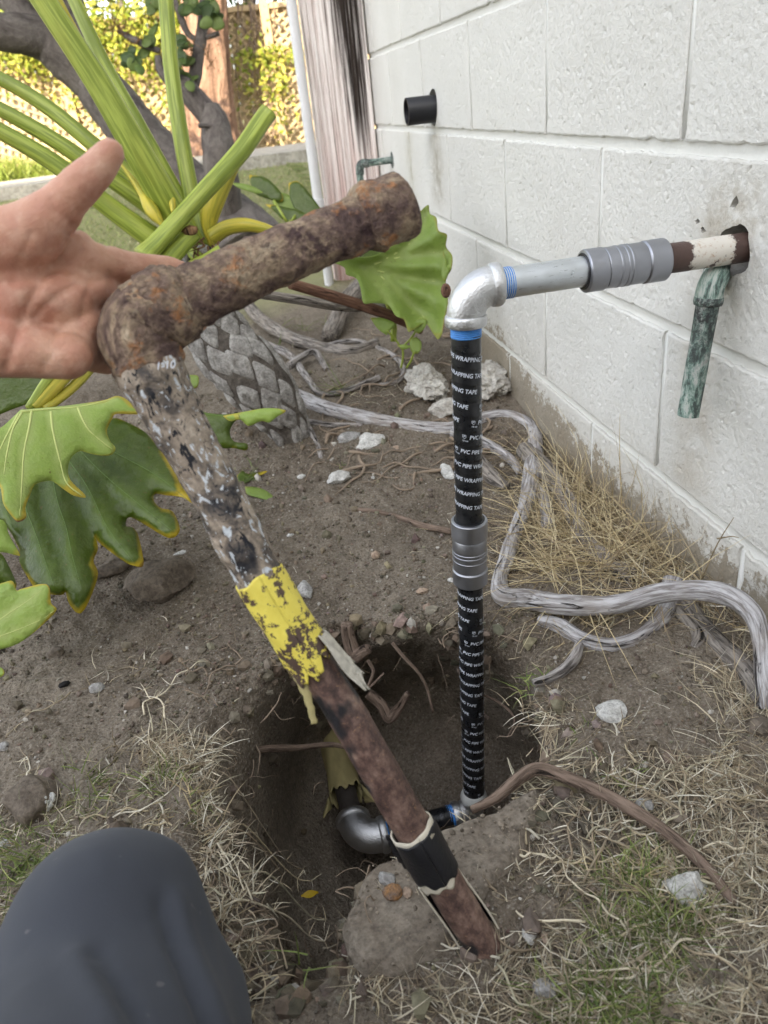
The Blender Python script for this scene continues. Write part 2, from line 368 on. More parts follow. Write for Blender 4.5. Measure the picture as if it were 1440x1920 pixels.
def m_root(name, light=(0.42, 0.39, 0.37), dark=(0.10, 0.088, 0.080), warm=(0.30, 0.25, 0.20), wm=0.45):
    a = NB(name, 0.85, 0, 0.25); t = a.attr(); g = a.noise(a.scale(t, (1, 1, 0.10)), 210, 5, 0.65, 0.6); n = a.noise(t, 26, 4, 0.6); cr = a.noise(a.scale(t, (1, 1, 0.16)), 85, 5, 0.7, 1.2)
    c = a.mix(a.ramp(g, [(0.40, 0.0), (0.58, 1.0)]), dark, light)
    c = a.mix(a.ramp(n, [(0.45, 0.0), (0.70, wm)]), c, warm)
    c = a.mix(a.ramp(cr, [(0.36, 1.0), (0.40, 0.0)]), c, tuple(0.3 * k for k in dark))
    h = a.ma('ADD', g, a.ma('MULTIPLY', a.ramp(cr, [(0.34, 0.0), (0.42, 1.0)]), 0.8))
    a.set(col=c, nrm=a.bump(h, 0.95, 0.0045)); return a.m
def m_bark(name, a0, a1, sc=9, zs=0.22, bump=0.03):
    a = NB(name, 0.9, 0, 0.2); t = a.attr(); g = a.noise(a.scale(t, (1, 1, zs)), sc, 6, 0.7, 0.8); n = a.noise(t, sc * 5, 4, .7)
    c = a.mix(1.0, a.mix(a.ramp(g, [(0.36, 0.0), (0.60, 1.0)]), a0, a1), a.ramp(n, [(0.3, 0.7), (0.7, 1.15)]), 'MULTIPLY')
    a.set(col=c, nrm=a.bump(a.ma('ADD', g, a.ma('MULTIPLY', n, 0.3)), 0.9, bump)); return a.m
def m_stone(name, c0, c1, sc=60):
    a = NB(name, 0.9, 0, 0.25); p = a.obj(); n = a.noise(p, sc, 6, 0.7); s = a.noise(p, sc * 5, 3, .7)
    c = a.mix(a.ramp(n, [(0.35, 0.0), (0.65, 1.0)]), c0, c1)
    c = a.mix(1.0, c, a.ramp(s, [(0.32, 0.6), (0.6, 1.1)]), 'MULTIPLY')
    a.set(col=c, nrm=a.bump(a.ma('ADD', n, a.ma('MULTIPLY', s, .5)), 0.7, 0.004)); return a.m
def m_leaf(name, top, vein_mix, edge, rough=0.32, trans=0.25, spec=0.5):
    """attribute tint.r = 1 at the margin, tint.g = 1 on a vein"""
    a = NB(name, rough, 0, spec); s = a.n('ShaderNodeSeparateColor'); a.put(s.inputs[0], a.attr('tint', 'Color')); p = a.attr()
    n = a.noise(p, 22, 4, .6); n2 = a.noise(p, 240, 3)
    c = a.mix(n, top[0], top[1])
    c = a.mix(a.ma('MULTIPLY', s.outputs[1], 0.45), c, vein_mix)
    e = a.rng(a.ma('ADD', s.outputs[0], a.ma('MULTIPLY', a.ma('SUBTRACT', a.noise(p, 20, 3), 0.5), 0.8)), 0.62, 0.92)
    c = a.mix(e, c, edge[0]); c = a.mix(a.rng(a.ma('ADD', s.outputs[0], a.ma('MULTIPLY', a.ma('SUBTRACT', a.noise(p, 12, 3), 0.5), 1.0)), 1.06, 1.16), c, edge[1])
    c = a.mix(a.ramp(a.noise(p, 60, 4, .6), [(0.45, 0.0), (0.75, 0.10)]), c, (0.30, 0.30, 0.20))
    c = a.mix(a.ramp(a.noise(p, 150, 2, .5), [(0.70, 0.0), (0.74, 0.6)]), c, (0.14, 0.085, 0.03))
    fv = a.voro(a.scale(p, (1, 1, 1)), 150, 'DISTANCE_TO_EDGE')
    c = a.mix(a.ramp(fv, [(0.0, 0.14), (0.05, 0.0)]), c, vein_mix)
    a.set(col=c, nrm=a.bump(a.ma('ADD', n2, a.ma('MULTIPLY', a.noise(p, 45, 3), 3.0)), 0.25, 0.004))
    tr = a.n('ShaderNodeBsdfTranslucent'); a.put(tr.inputs[0], c); mx = a.n('ShaderNodeMixShader'); mx.inputs[0].default_value = trans
    o = a.t.nodes['Material Output']; a.t.links.new(a.b.outputs[0], mx.inputs[1]); a.t.links.new(tr.outputs[0], mx.inputs[2]); a.t.links.new(mx.outputs[0], o.inputs[0])
    return a.m
def m_petiole(name, c0, c1, c2):
    a = NB(name, 0.42, 0, 0.4); t = a.attr(); g = a.noise(a.scale(t, (1, 1, 0.05)), 150, 4, .6); n = a.noise(a.scale(t, (1, 1, .35)), 18, 3)
    c = a.mix(a.ramp(g, [(0.42, 0.0), (0.58, 1.0)]), tuple(.86 * q for q in c0), tuple(1.08 * q for q in c1)); c = a.mix(a.ramp(n, [(0.5, 0.0), (0.75, 0.8)]), c, c2)
    a.set(col=c, nrm=a.bump(g, 0.25, 0.002)); a.b.inputs['Subsurface Weight'].default_value = 0.0; return a.m
def m_board():
    a = NB('weathered_board', 0.85, 0, 0.2); p = a.pos(); x, y, z = a.sep(p)
    st = a.noise(a.scale(p, (1, 1, 0.02)), 130, 5, 0.65, 0.3); st2 = a.noise(a.scale(p, (1, 1, 0.03)), 48, 4, 0.6)
    c = a.ramp(st, [(0.34, (0.30, 0.24, 0.215)), (0.43, (0.62, 0.53, 0.50)), (0.54, (0.82, 0.755, 0.73)), (0.70, (0.86, 0.83, 0.80))])
    low = a.rng(z, 0.62, 0.22); c = a.mix(a.ma('MULTIPLY', low, a.ramp(st2, [(0.4, 0.15), (0.6, 0.75)])), c, (0.60, 0.36, 0.33))
    # scorched wedge, widest at the top and running down the right half
    cx = a.rng(z, 0.40, 1.0, -0.045, -0.062); hw = a.rng(z, 0.36, 0.98, 0.004, 0.062)
    dd = a.ma('DIVIDE', a.ma('ABSOLUTE', a.ma('SUBTRACT', x, cx)), hw)
    k = a.ma('ADD', dd, a.ma('MULTIPLY', a.ma('SUBTRACT', st, 0.5), 4.2))
    c = a.mix(a.ma('MULTIPLY', a.rng(k, 1.5, 0.45), a.rng(z, 0.32, 0.6)), c, a.mix(st2, (0.008, 0.007, 0.007), (0.055, 0.04, 0.032)))
    a.set(col=c, nrm=a.bump(st, 0.8, 0.004)); return a.m
def m_skin():
    a = NB('skin', 0.48, 0, 0.35); p = a.pos(); n = a.noise(p, 28, 4, .6); n2 = a.noise(p, 75, 4, .6); f = a.noise(p, 520, 3, .6)
    c = a.mix(a.ramp(n, [(0.35, 0.0), (0.65, 1.0)]), (0.58, 0.325, 0.22), (0.48, 0.225, 0.155))
    c = a.mix(a.ramp(n2, [(0.45, 0.0), (0.75, 0.6)]), c, (0.74, 0.49, 0.37))
    c = a.mix(a.ramp(a.noise(p, 16, 2), [(0.55, 0.0), (0.7, 0.35)]), c, (0.45, 0.235, 0.175))
    wr = a.noise(a.scale(p, (1, .5, 1.6)), 190, 4, .65, .8)
    a.set(col=c, nrm=a.bump(a.ma('ADD', f, a.ma('MULTIPLY', wr, 1.6)), 0.35, 0.0012))
    a.b.inputs['Subsurface Weight'].default_value = 0.12; a.b.inputs['Subsurface Radius'].default_value = (0.006, 0.0025, 0.0012); a.b.inputs['Subsurface Scale'].default_value = 1.0
    return a.m
def m_cloth(name, c0, c1):
    a = NB(name, 0.9, 0, 0.15); p = a.pos(); n = a.noise(p, 9, 3); wv = a.noise(p, 900, 2); lint = a.ramp(a.noise(p, 65, 2, .4), [(0.735, 0.0), (0.77, 1.0)])
    c = a.mix(n, c0, c1); c = a.mix(a.ma('MULTIPLY', lint, 0.22), c, (0.32, 0.30, 0.28))
    a.set(col=c, nrm=a.bump(wv, 0.15, 0.001)); a.b.inputs['Sheen Weight'].default_value = 0.1; return a.m

M = dict(wall=m_wall(), mortar=m_mortar(), ground=m_ground(),
    straw=m_tint('grass_blade', 0.7, 0.25), gravel=m_tint('soil_crumb', 0.95, 0.4, 0.15, fr=120), foliage=m_tint('foliage', 0.5, 0.3, 0.35, 0.35, 8),
    galv=m_galv('galvanized_steel', (0.76, 0.80, 0.84), 0.34, 60, 0.12, 0.45), cast=m_galv('galvanized_casting', (0.74, 0.745, 0.75), 0.42, 150, 0.7),
    coupl=m_galv('grey_coupling', (0.42, 0.43, 0.47), 0.42, 40, 0.10), gap_shade=m_flat('painted_gap_shade', (0.02, 0.02, 0.022), 0.4),
    tape=m_tape(), blue=m_flat('blue_sealant', (0.07, 0.27, 0.68), 0.35, 0, .2, 200, .2), print=m_flat('white_print', (0.62, 0.66, 0.74), 0.5),
    crust=m_rust_crust(), owrap=m_old_wrap(), yellow=m_yellow(), bare=m_bare_rust(), wpipe=m_wall_pipe(), copper=m_copper(),
    blackband=m_flat('black_band', (0.016, 0.016, 0.019), 0.42, 0, .4, 90, .3), flake=m_flat('chalky_flake', (0.50, 0.47, 0.40), .7, 0, .7, 130, .6), cream=m_flat('cream_lining', (0.62, 0.57, 0.46), 0.6, 0, .15, 90, .2),
    whitepaste=m_flat('white_paste', (0.62, 0.63, 0.60), 0.5), dirtypipe=m_flat('soil_stained_pipe', (0.05, 0.042, 0.036), 0.7, 0, .5, 60, .4),
    oldyellow=m_flat('soiled_yellow_sheath', (0.42, 0.36, 0.17), 0.7, 0, .45, 70, .3),
    abs=m_flat('black_plastic', (0.014, 0.014, 0.017), 0.45, 0, .3, 80), white=m_flat('white_plastic', (0.62, 0.62, 0.63), 0.4, 0, .06, 20),
    root=m_root('grey_root'), root_pale=m_root('pale_root', (0.53, 0.515, 0.52), (0.20, 0.18, 0.17), (0.33, 0.285, 0.245), .55), root_brown=m_root('brown_root', (0.24, 0.175, 0.135), (0.10, 0.07, 0.052), (0.27, 0.20, 0.15)),
    root_dark=m_root('weathered_root', (0.33, 0.295, 0.26), (0.09, 0.078, 0.068), (0.22, 0.18, 0.14)), stick=m_root('red_brown_stick', (0.22, 0.115, 0.075), (0.11, 0.056, 0.038), (0.24, 0.14, 0.095)), rootlet=m_flat('rootlet', (0.26, 0.20, 0.145), .9, 0, .35, 90),
    grey_bark=m_bark('grey_bark', (0.070, 0.058, 0.054), (0.165, 0.145, 0.130), 11, .6, .02), red_bark=m_bark('red_bark', (0.09, 0.045, 0.03), (0.36, 0.225, 0.16), 8, .14, .12),
    scar=m_stone('leaf_scar_bark', (0.20, 0.185, 0.17), (0.43, 0.415, 0.39), 45), trunk=m_stone('philodendron_bark', (0.06, 0.05, 0.042), (0.16, 0.14, 0.12), 40),
    stone_w=m_stone('pale_stone', (0.42, 0.41, 0.38), (0.68, 0.67, 0.64)), stone_g=m_stone('grey_stone', (0.25, 0.24, 0.23), (0.46, 0.45, 0.43)), stone_t=m_stone('tan_stone', (0.30, 0.21, 0.15), (0.50, 0.40, 0.31)),
    stone_o=m_stone('orange_stone', (0.14, 0.12, 0.11), (0.42, 0.21, 0.07), 90), clod=m_stone('dirt_clod', (0.10, 0.08, 0.062), (0.20, 0.165, 0.13), 35), chalk=m_stone('chalk_white', (0.7, 0.7, 0.68), (0.85, 0.85, 0.83)),
    rubble=m_stone('mortar_rubble', (0.34, 0.31, 0.27), (0.62, 0.60, 0.55), 28),
    leaf_dark=m_leaf('dark_leaf', ((0.036, 0.062, 0.004), (0.075, 0.115, 0.008)), (0.15, 0.22, 0.04), ((0.46, 0.34, 0.02), (0.20, 0.085, 0.03)), 0.33, .12, .35),
    leaf_light=m_leaf('pale_leaf', ((0.245, 0.36, 0.068), (0.33, 0.45, 0.09)), (0.55, 0.60, 0.24), ((0.52, 0.42, 0.05), (0.24, 0.10, 0.05)), 0.42, .2, .35),
    leaf_mid=m_leaf('mid_leaf', ((0.16, 0.25, 0.045), (0.27, 0.36, 0.075)), (0.36, 0.42, 0.14), ((0.26, 0.28, 0.05), (0.20, 0.10, 0.04)), 0.40, .25, .35),
    vein_dark=m_flat('dark_leaf_vein', (0.11, 0.18, 0.035), .45), vein=m_flat('leaf_vein', (0.50, 0.56, 0.19), .5), petiole=m_petiole('green_petiole', (0.20, 0.26, 0.030), (0.30, 0.36, 0.058), (0.38, 0.38, 0.06)),
    petiole_y=m_petiole('yellow_petiole', (0.36, 0.34, 0.035), (0.48, 0.40, 0.045), (0.28, 0.30, 0.04)), sheath=m_root('dry_sheath', (0.30, 0.17, 0.08), (0.10, 0.05, 0.025), (0.34, 0.22, 0.12)),
    board=m_board(), skin=m_skin(), cloth=m_cloth('navy_cloth', (0.043, 0.047, 0.057), (0.064, 0.069, 0.083)), shirt=m_cloth('grey_shirt', (0.10, 0.10, 0.11), (0.14, 0.14, 0.15)),
    slab=m_stone('dusty_slab', (0.15, 0.122, 0.094), (0.265, 0.228, 0.182), 34), scar2=m_root('leaf_scar_plate', (0.40, 0.385, 0.365), (0.24, 0.22, 0.205), (0.32, 0.29, 0.26), .4), concrete=m_stone('path_concrete', (0.36, 0.33, 0.28), (0.50, 0.46, 0.40), 6), lattice=m_flat('lattice_wood', (0.38, 0.28, 0.165), .8, 0, .25, 6), fenceboard=m_flat('fence_board', (0.46, 0.37, 0.235), .85, 0, .3, 5),
    stucco=m_flat('plaster', (0.6, 0.58, 0.54), .85, 0, .1, 4), yellow_leaf=m_flat('yellow_leaf', (0.55, 0.38, 0.02), .5, 0, .3, 90), nail=m_flat('fingernail', (0.62, 0.36, 0.28), .3), pipebore=m_flat('bore_shade_black', (0.012, 0.011, 0.011), .9),
    flower=m_flat('red_petal', (0.6, 0.02, 0.05), .5))
# ------------------------------------------------------------------ ground with its pit
GC = np.array([(0, -1.6, .11), (0, -1.02, .085), (0, -.79, .038), (0, -.48, .012), (0, -.15, .06), (0, .04, .12), (0, .6, .10), (0, 1.3, .08), (-.4, -1.25, .03), (-.4, -.75, .0),
               (-.5, -.3, .035), (-.7, -.9, .02), (-.9, -1.2, .05), (-.4, -1.5, .035), (-1.5, -1, .05), (-1.5, .5, .06), (-.6, .4, .06), (-.2, -1.0, .035), (-.2, -.5, .01), (-.25, .1, .07),
               (-.7, -.2, .04), (-1, -.5, .04), (-.25, -1.4, .04), (-.7, -1.6, .05)])
def gbase(x, y):
    x = np.asarray(x, float); y = np.asarray(y, float)
    b = 0.045 + 0.155 * sstep(1.5, 6.0, y)
    num = 0.0; den = 0.15
    for cx, cy, cz in GC:
        wgt = np.exp(-((x - cx) ** 2 + (y - cy) ** 2) / (2 * 0.22 ** 2)); num = num + wgt * (cz - 0.045); den = den + wgt
    return b + num / den
def gp(px, py):
    z = 0.03
    for _ in range(7):
        p = onz(px, py, z); z = float(gbase(p[0], p[1]))
    return np.array([p[0], p[1], z])
RIM = [(655, 1800), (640, 1745), (688, 1648), (790, 1592), (915, 1545), (1012, 1484), (1004, 1390), (984, 1310), (955, 1238), (865, 1206), (740, 1195), (660, 1185),
       (600, 1215), (530, 1275), (480, 1345), (447, 1440), (452, 1560), (482, 1690), (505, 1790), (560, 1840)]
rim = np.array([onz(x, y, 0.02)[:2] for x, y in RIM])
rim = crom(np.vstack([rim, rim[:1]]), 5)[:-1]
def poly_sd(pts, poly):
    """signed distance, positive inside"""
    x, y = pts[:, 0], pts[:, 1]; dm = np.full(len(pts), 1e9); ins = np.zeros(len(pts), bool)
    n = len(poly)
    for i in range(n):
        a = poly[i]; b = poly[(i + 1) % n]; e = b - a
        t = np.clip(((x - a[0]) * e[0] + (y - a[1]) * e[1]) / (e @ e + 1e-12), 0, 1)
        dm = np.minimum(dm, np.hypot(x - a[0] - t * e[0], y - a[1] - t * e[1]))
        cnd = ((a[1] > y) != (b[1] > y)) & (x < (b[0] - a[0]) * (y - a[1]) / (b[1] - a[1] + 1e-15) + a[0]); ins ^= cnd
    return np.where(ins, dm, -dm)
def pit_depth(x, y):
    pts = np.c_[np.ravel(x), np.ravel(y)]; out = np.zeros(len(pts))
    near = (pts[:, 0] > -1.0) & (pts[:, 0] < 0) & (pts[:, 1] > -1.6) & (pts[:, 1] < -.5)
    q = pts[near]
    if len(q):
        wob = fbm(np.c_[q, np.zeros(len(q))], 12, 5, .6) * 0.022
        sd = poly_sd(q, rim) + wob
        dd = 0.05 * sstep(-0.035, 0.015, sd) + 0.27 * sstep(-0.008, 0.045, sd) + 0.065 * sstep(0.035, 0.10, sd)
        lw = sstep(-.55, -.66, q[:, 0]); dd = dd * (1 - lw) + lw * (0.10 * sstep(-.06, .03, sd) + 0.24 * sstep(0.0, .10, sd) + .03 * sstep(.05, .12, sd))
        dd *= 0.58 + 0.42 * sstep(-1.30, -1.08, q[:, 1])
        out[near] = dd
    return out.reshape(np.shape(x))
def gfull(x, y, fine=True):
    x = np.asarray(x, float); y = np.asarray(y, float)
    z = gbase(x, y); p = np.c_[x.ravel(), y.ravel(), np.zeros(x.size)]
    n = fbm(p, 7, 4) * 0.012 + fbm(p, 26, 4, .6) * 0.0085
    if fine: n = n + np.maximum(fbm(p, 80, 3, .65), -.25) * 0.0055
    return z + n.reshape(x.shape)
def undercut(x, y, dep):
    t = np.clip(dep / 0.36, 0, 1)
    dy = 0.27 * t * sstep(-1.06, -0.92, y) * (1 - .40 * sstep(-.36, -.26, x)) 
    dx = -0.05 * t * sstep(-0.50, -0.62, x) + 0.13 * t * sstep(-0.42, -0.30, x) * sstep(-1.24, -1.12, y)
    lump = 0.02 * t * np.sin(x * 37 + y * 23)
    return x + dx, y + dy + lump
def gfloor(px, py, z):
    return onz(px, py, z)

def ground():
    def axis(lo, a, b, hi, st, ratio=1.16):
        mid = np.arange(a, b, st); l = []; q = a; s = st
        while q > lo: s *= ratio; q -= s; l.append(q)
        r = []; q = mid[-1]; s = st
        while q < hi: s *= ratio; q += s; r.append(q)
        return np.r_[l[::-1], mid, r]
    X = axis(-60, -1.25, 0.03, 60, 0.0055); Y = axis(-40, -1.75, 0.30, 90, 0.0055, 1.05)
    GX, GY = np.meshgrid(X, Y)
    Z = gfull(GX, GY); D = pit_depth(GX, GY)
    q = np.c_[GX.ravel(), GY.ravel(), (Z - D).ravel()]
    rough = (fbm(q, 16, 5, .66) * 0.036).reshape(Z.shape) * np.clip(D / 0.1, 0, 1)
    Z = Z - D + rough
    X2, Y2 = undercut(GX, GY, D)
    V = np.stack([X2, Y2, Z], -1).reshape(-1, 3)
    ny, nx = GX.shape; i = np.arange(ny - 1)[:, None] * nx; j = np.arange(nx - 1)[None]
    Fc = np.stack([i + j, i + j + 1, i + nx + j + 1, i + nx + j], -1).reshape(-1, 4)
    g = Geo(); g.add(V, Fc); obj('ground', g, M['ground'], kind='structure', loc=(0, 0, 0))
ground()

# ------------------------------------------------------------------ painted concrete block wall
BH, BLK = 0.2032, 0.4064
T = thing('block_wall', (0, -1.0, 0), 'white painted concrete block wall with pipe holes and worn bare foot', 'wall')
YL, YR = 1.145, -3.1
def blk_mesh(wd, ht, holes=None, seed=0, grid=.0025):
    """block standing on its centre, face in the plane x=0; y is mirrored length"""
    r = np.random.default_rng(seed); pts = []
    def edge(a, b, n):
        for t in np.linspace(0, 1, n, endpoint=False): pts.append([a[0] + (b[0] - a[0]) * t, a[1] + (b[1] - a[1]) * t])
    h, v = wd / 2, ht / 2; nl = max(3, int(wd / .012)); nv = max(3, int(ht / .012))
    edge((-h, -v), (h, -v), nl); edge((h, -v), (h, v), nv); edge((h, v), (-h, v), nl); edge((-h, v), (-h, -v), nv)
    p = np.array(pts); k = len(p)
    jit = (r.random(k) - .5) * .0020; jit = jit - np.where(r.random(k) > .90, r.random(k) * .0034, 0)
    rad = p / np.abs(p / np.array([h, v])).max(1)[:, None]
    nrm = np.where(np.abs(p[:, :1]) / h > np.abs(p[:, 1:]) / v, np.c_[np.sign(p[:, 0]), 0 * p[:, 0]], np.c_[0 * p[:, 0], np.sign(p[:, 1])])
    o = p + nrm * jit[:, None]; inn = o - nrm * 0.0022
    V = [(.11, a, b) for a, b in p] + [(.0018, a, b) for a, b in o]; Fc = []
    for q in range(1):
        for i in range(k): j = (i + 1) % k; Fc.append((q * k + i, q * k + j, (q + 1) * k + j, (q + 1) * k + i))
    # front by constrained triangulation, holes removed and given walls
    loops = [inn] + [np.array(hh) for hh in (holes or [])]
    vin = []; ein = []; fin = []
    for lp in loops:
        s0 = len(vin); vin += [Vector(q) for q in lp]; ein += [(s0 + i, s0 + (i + 1) % len(lp)) for i in range(len(lp))]
    gx_, gy_ = np.meshgrid(np.arange(-h + .004, h - .003, grid), np.arange(-v + .004, v - .003, grid)); gq = np.c_[gx_.ravel(), gy_.ravel()] + r.normal(0, grid * .15, (gx_.size, 2))
    for lp in loops[1:]: gq = gq[poly_sd(gq, lp) < -.0012]
    n_in = len(vin); vin += [Vector(q) for q in gq]
    co, ed, fc, ov, oe, of = geometry.delaunay_2d_cdt(vin, ein, [], 1, 1e-7)
    co = np.array([c[:] for c in co]); base = len(V)
    q3 = np.c_[co, np.full(len(co), seed * 3.7)]; rel = fbm(q3, 290, 2, .6) * .0007 + np.minimum(fbm(q3 + 5, 190, 2) + .30, 0) * .0036
    rim_ = np.minimum(h - np.abs(co[:, 0]), v - np.abs(co[:, 1])); rel = rel * sstep(.002, .006, rim_) + fbm(q3, 14, 2) * .0010 * sstep(.002, .02, rim_)
    V += [(-float(e_), c[0], c[1]) for c, e_ in zip(co, rel)]
    idx = {}
    for ni, lst in enumerate(ov):
        for oi in lst: idx[oi] = base + ni
    cen_ = np.array([co[list(f)].mean(0) for f in fc]); bad = np.zeros(len(fc), bool)
    for lp in loops[1:]: bad |= poly_sd(cen_, lp) > 0
    for f, b_ in zip(fc, bad):
        if not b_: Fc.append([base + q for q in f])
    for i in range(k): j = (i + 1) % k; Fc.append((k + i, k + j, idx[j], idx[i]))
    s0 = k
    for lp in loops[1:]:
        n = len(lp); b0 = len(V); rr = np.random.default_rng(n)
        V += [(.105, c[0], c[1]) for c in (lp - lp.mean(0)) * (0.9 if n > 8 else 0.4) + lp.mean(0)]
        for i in range(n): j = (i + 1) % n; Fc.append((idx[s0 + i], idx[s0 + j], b0 + j, b0 + i))
        s0 += n
    g = Geo(); g.add(np.array(V), Fc); return mesh_of(g, 'block', np.zeros(3), True, 42)
def hole_px(pts, cy, cz, wob=0.0):
    q = [onx(x, y, 0.0) for x, y in pts]; q = crom(np.vstack([q, q[:1]]), 3)[:-1] if len(pts) > 6 else np.array(q)
    return [(a[1] - cy + (random.random() - .5) * wob, a[2] - cz + (random.random() - .5) * wob) for a in q]
H1 = [(1372, 424), (1386, 421), (1400, 430), (1405, 455), (1406, 480), (1401, 500), (1393, 510), (1376, 517), (1356, 512), (1338, 505), (1330, 490), (1340, 466), (1348, 445), (1357, 430)]
H1b = [(1369, 388), (1374, 374), (1381, 366), (1385, 379), (1377, 394)]
H1c = [(1303, 415), (1309, 409), (1313, 416), (1306, 421)]
H1d = [(1314, 428), (1319, 424), (1324, 434), (1316, 437)]
H2 = [(808, 168), (814, 167), (818, 180), (820, 200), (819, 220), (815, 236), (810, 232), (804, 215), (803, 190), (805, 176)]
core = Geo()
variants = [blk_mesh(BLK - .010, BH - .0135, None, s) for s in range(5)]
vi = 0; mortar = Geo()
nm = 0
for r in range(-3, 9):
    z0 = .15 + BH * r; zc = z0 + BH / 2
    s = -8 if r % 2 == 0 else -7
    mz0, mz1 = z0 - .0085, z0 + .0085
    while True:
        ya, yb = -s * BH, -(s + 2) * BH
        if ya < YR: break
        a, b = min(ya, YL), max(yb, YR - .1)
        if a > b + .05:
            cy = (a + b) / 2; holes = []
            if r == 1 and b < -.935 < a: holes = [hole_px(H1, cy, zc, .0022), hole_px(H1b, cy, zc, .001), hole_px(H1c, cy, zc), hole_px(H1d, cy, zc)]
            if r == 2 and b < .311 < a: holes = [hole_px(H2, cy, zc)]
            full = abs((a - b) - BLK) < 1e-6
            if holes or not full: me = blk_mesh(a - b - .010, BH - .0135, holes, 50 + vi, .0026 if holes else .012)
            else: me = variants[vi % 5]
            o = link('block', me, M['wall'], T, (random.uniform(-.0006, .0006), cy, zc)); vi += 1
            if full and not holes and vi % 2: o.rotation_euler = (math.pi, 0, 0)
            if b > YR:
                box(mortar, (.0030, b - .0065, z0 + .0095), (.02, b + .0065, z0 + BH - .0095))
        s += 2
    # tooled bed joint: a shallow concave strip running the length of the wall
    ny = 200; ys = np.linspace(YR, YL, ny); zz = np.linspace(z0 - .0105, z0 + .0105, 7); prof = .0062 - .0022 * (np.abs(zz - z0) / .0105) ** 2
    V = np.array([(prof[k] + .0005 * math.sin(y * 40 + k * 2 + r), y, zz[k] + .0006 * math.sin(y * 23 + r * 3)) for y in ys for k in range(7)])
    i = np.arange(ny - 1)[:, None] * 7; j = np.arange(6)[None]
    mortar.add(V, np.stack([i + j, i + 7 + j, i + 8 + j, i + j + 1], -1).reshape(-1, 4))
obj('mortar', mortar, M['mortar'], T)
box(core, (.42, YR, -.6), (5.0, YL - .012, 1.93)); box(core, (.112, YL - .010, -.6), (5.0, YL, 1.93)); box(core, (.004, YR, 1.98), (5.0, YL - .01, 2.75))
obj('wall_body', core, M['stucco'], T, False)

# corner board and downspout at the far end of the wall
g = Geo(); nx, nz = 150, 60
xs = np.linspace(-.203, -.006, nx); zs = np.linspace(-.05, 2.3, nz)
gx, gz = np.meshgrid(xs, zs); gr = fbm(np.c_[gx.ravel() * 1.0, np.zeros(gx.size), gz.ravel() * .03], 150, 3).reshape(gx.shape) * .0035
groove = -.004 * (np.abs(((gx + .203) % .0197) - .00985) > .0086)
V = np.stack([gx, 1.098 - gr - groove, gz], -1).reshape(-1, 3); i = np.arange(nz - 1)[:, None] * nx; j = np.arange(nx - 1)[None]
g.add(V, np.stack([i + j, i + j + 1, i + nx + j + 1, i + nx + j], -1).reshape(-1, 4)); box(g, (-.203, 1.104, -.05), (-.006, 1.145, 2.3))
tag(obj('corner_board', g, M['board'], sharp=40), 'weathered upright board with scorched black streak beside the white downspout', 'board')
T = thing('downspout', (-.232, 1.085, .05), 'narrow white plastic downspout standing along the weathered board', 'downspout')
g = Geo(); tube(g, [(-.229, 1.08, .05), (-.229, 1.08, .42), (-.229, 1.08, 1.0), (-.229, 1.08, 2.3)], .0165, 24); obj('pipe', g, M['white'], T, sharp=40)
g = Geo(); lathe(g, (-.229, 1.08, .30), (0, 0, 1), [(0, .0167), (0, .0195), (.06, .0195), (.062, .0167)], 24); obj('socket', g, M['white'], T, sharp=40)

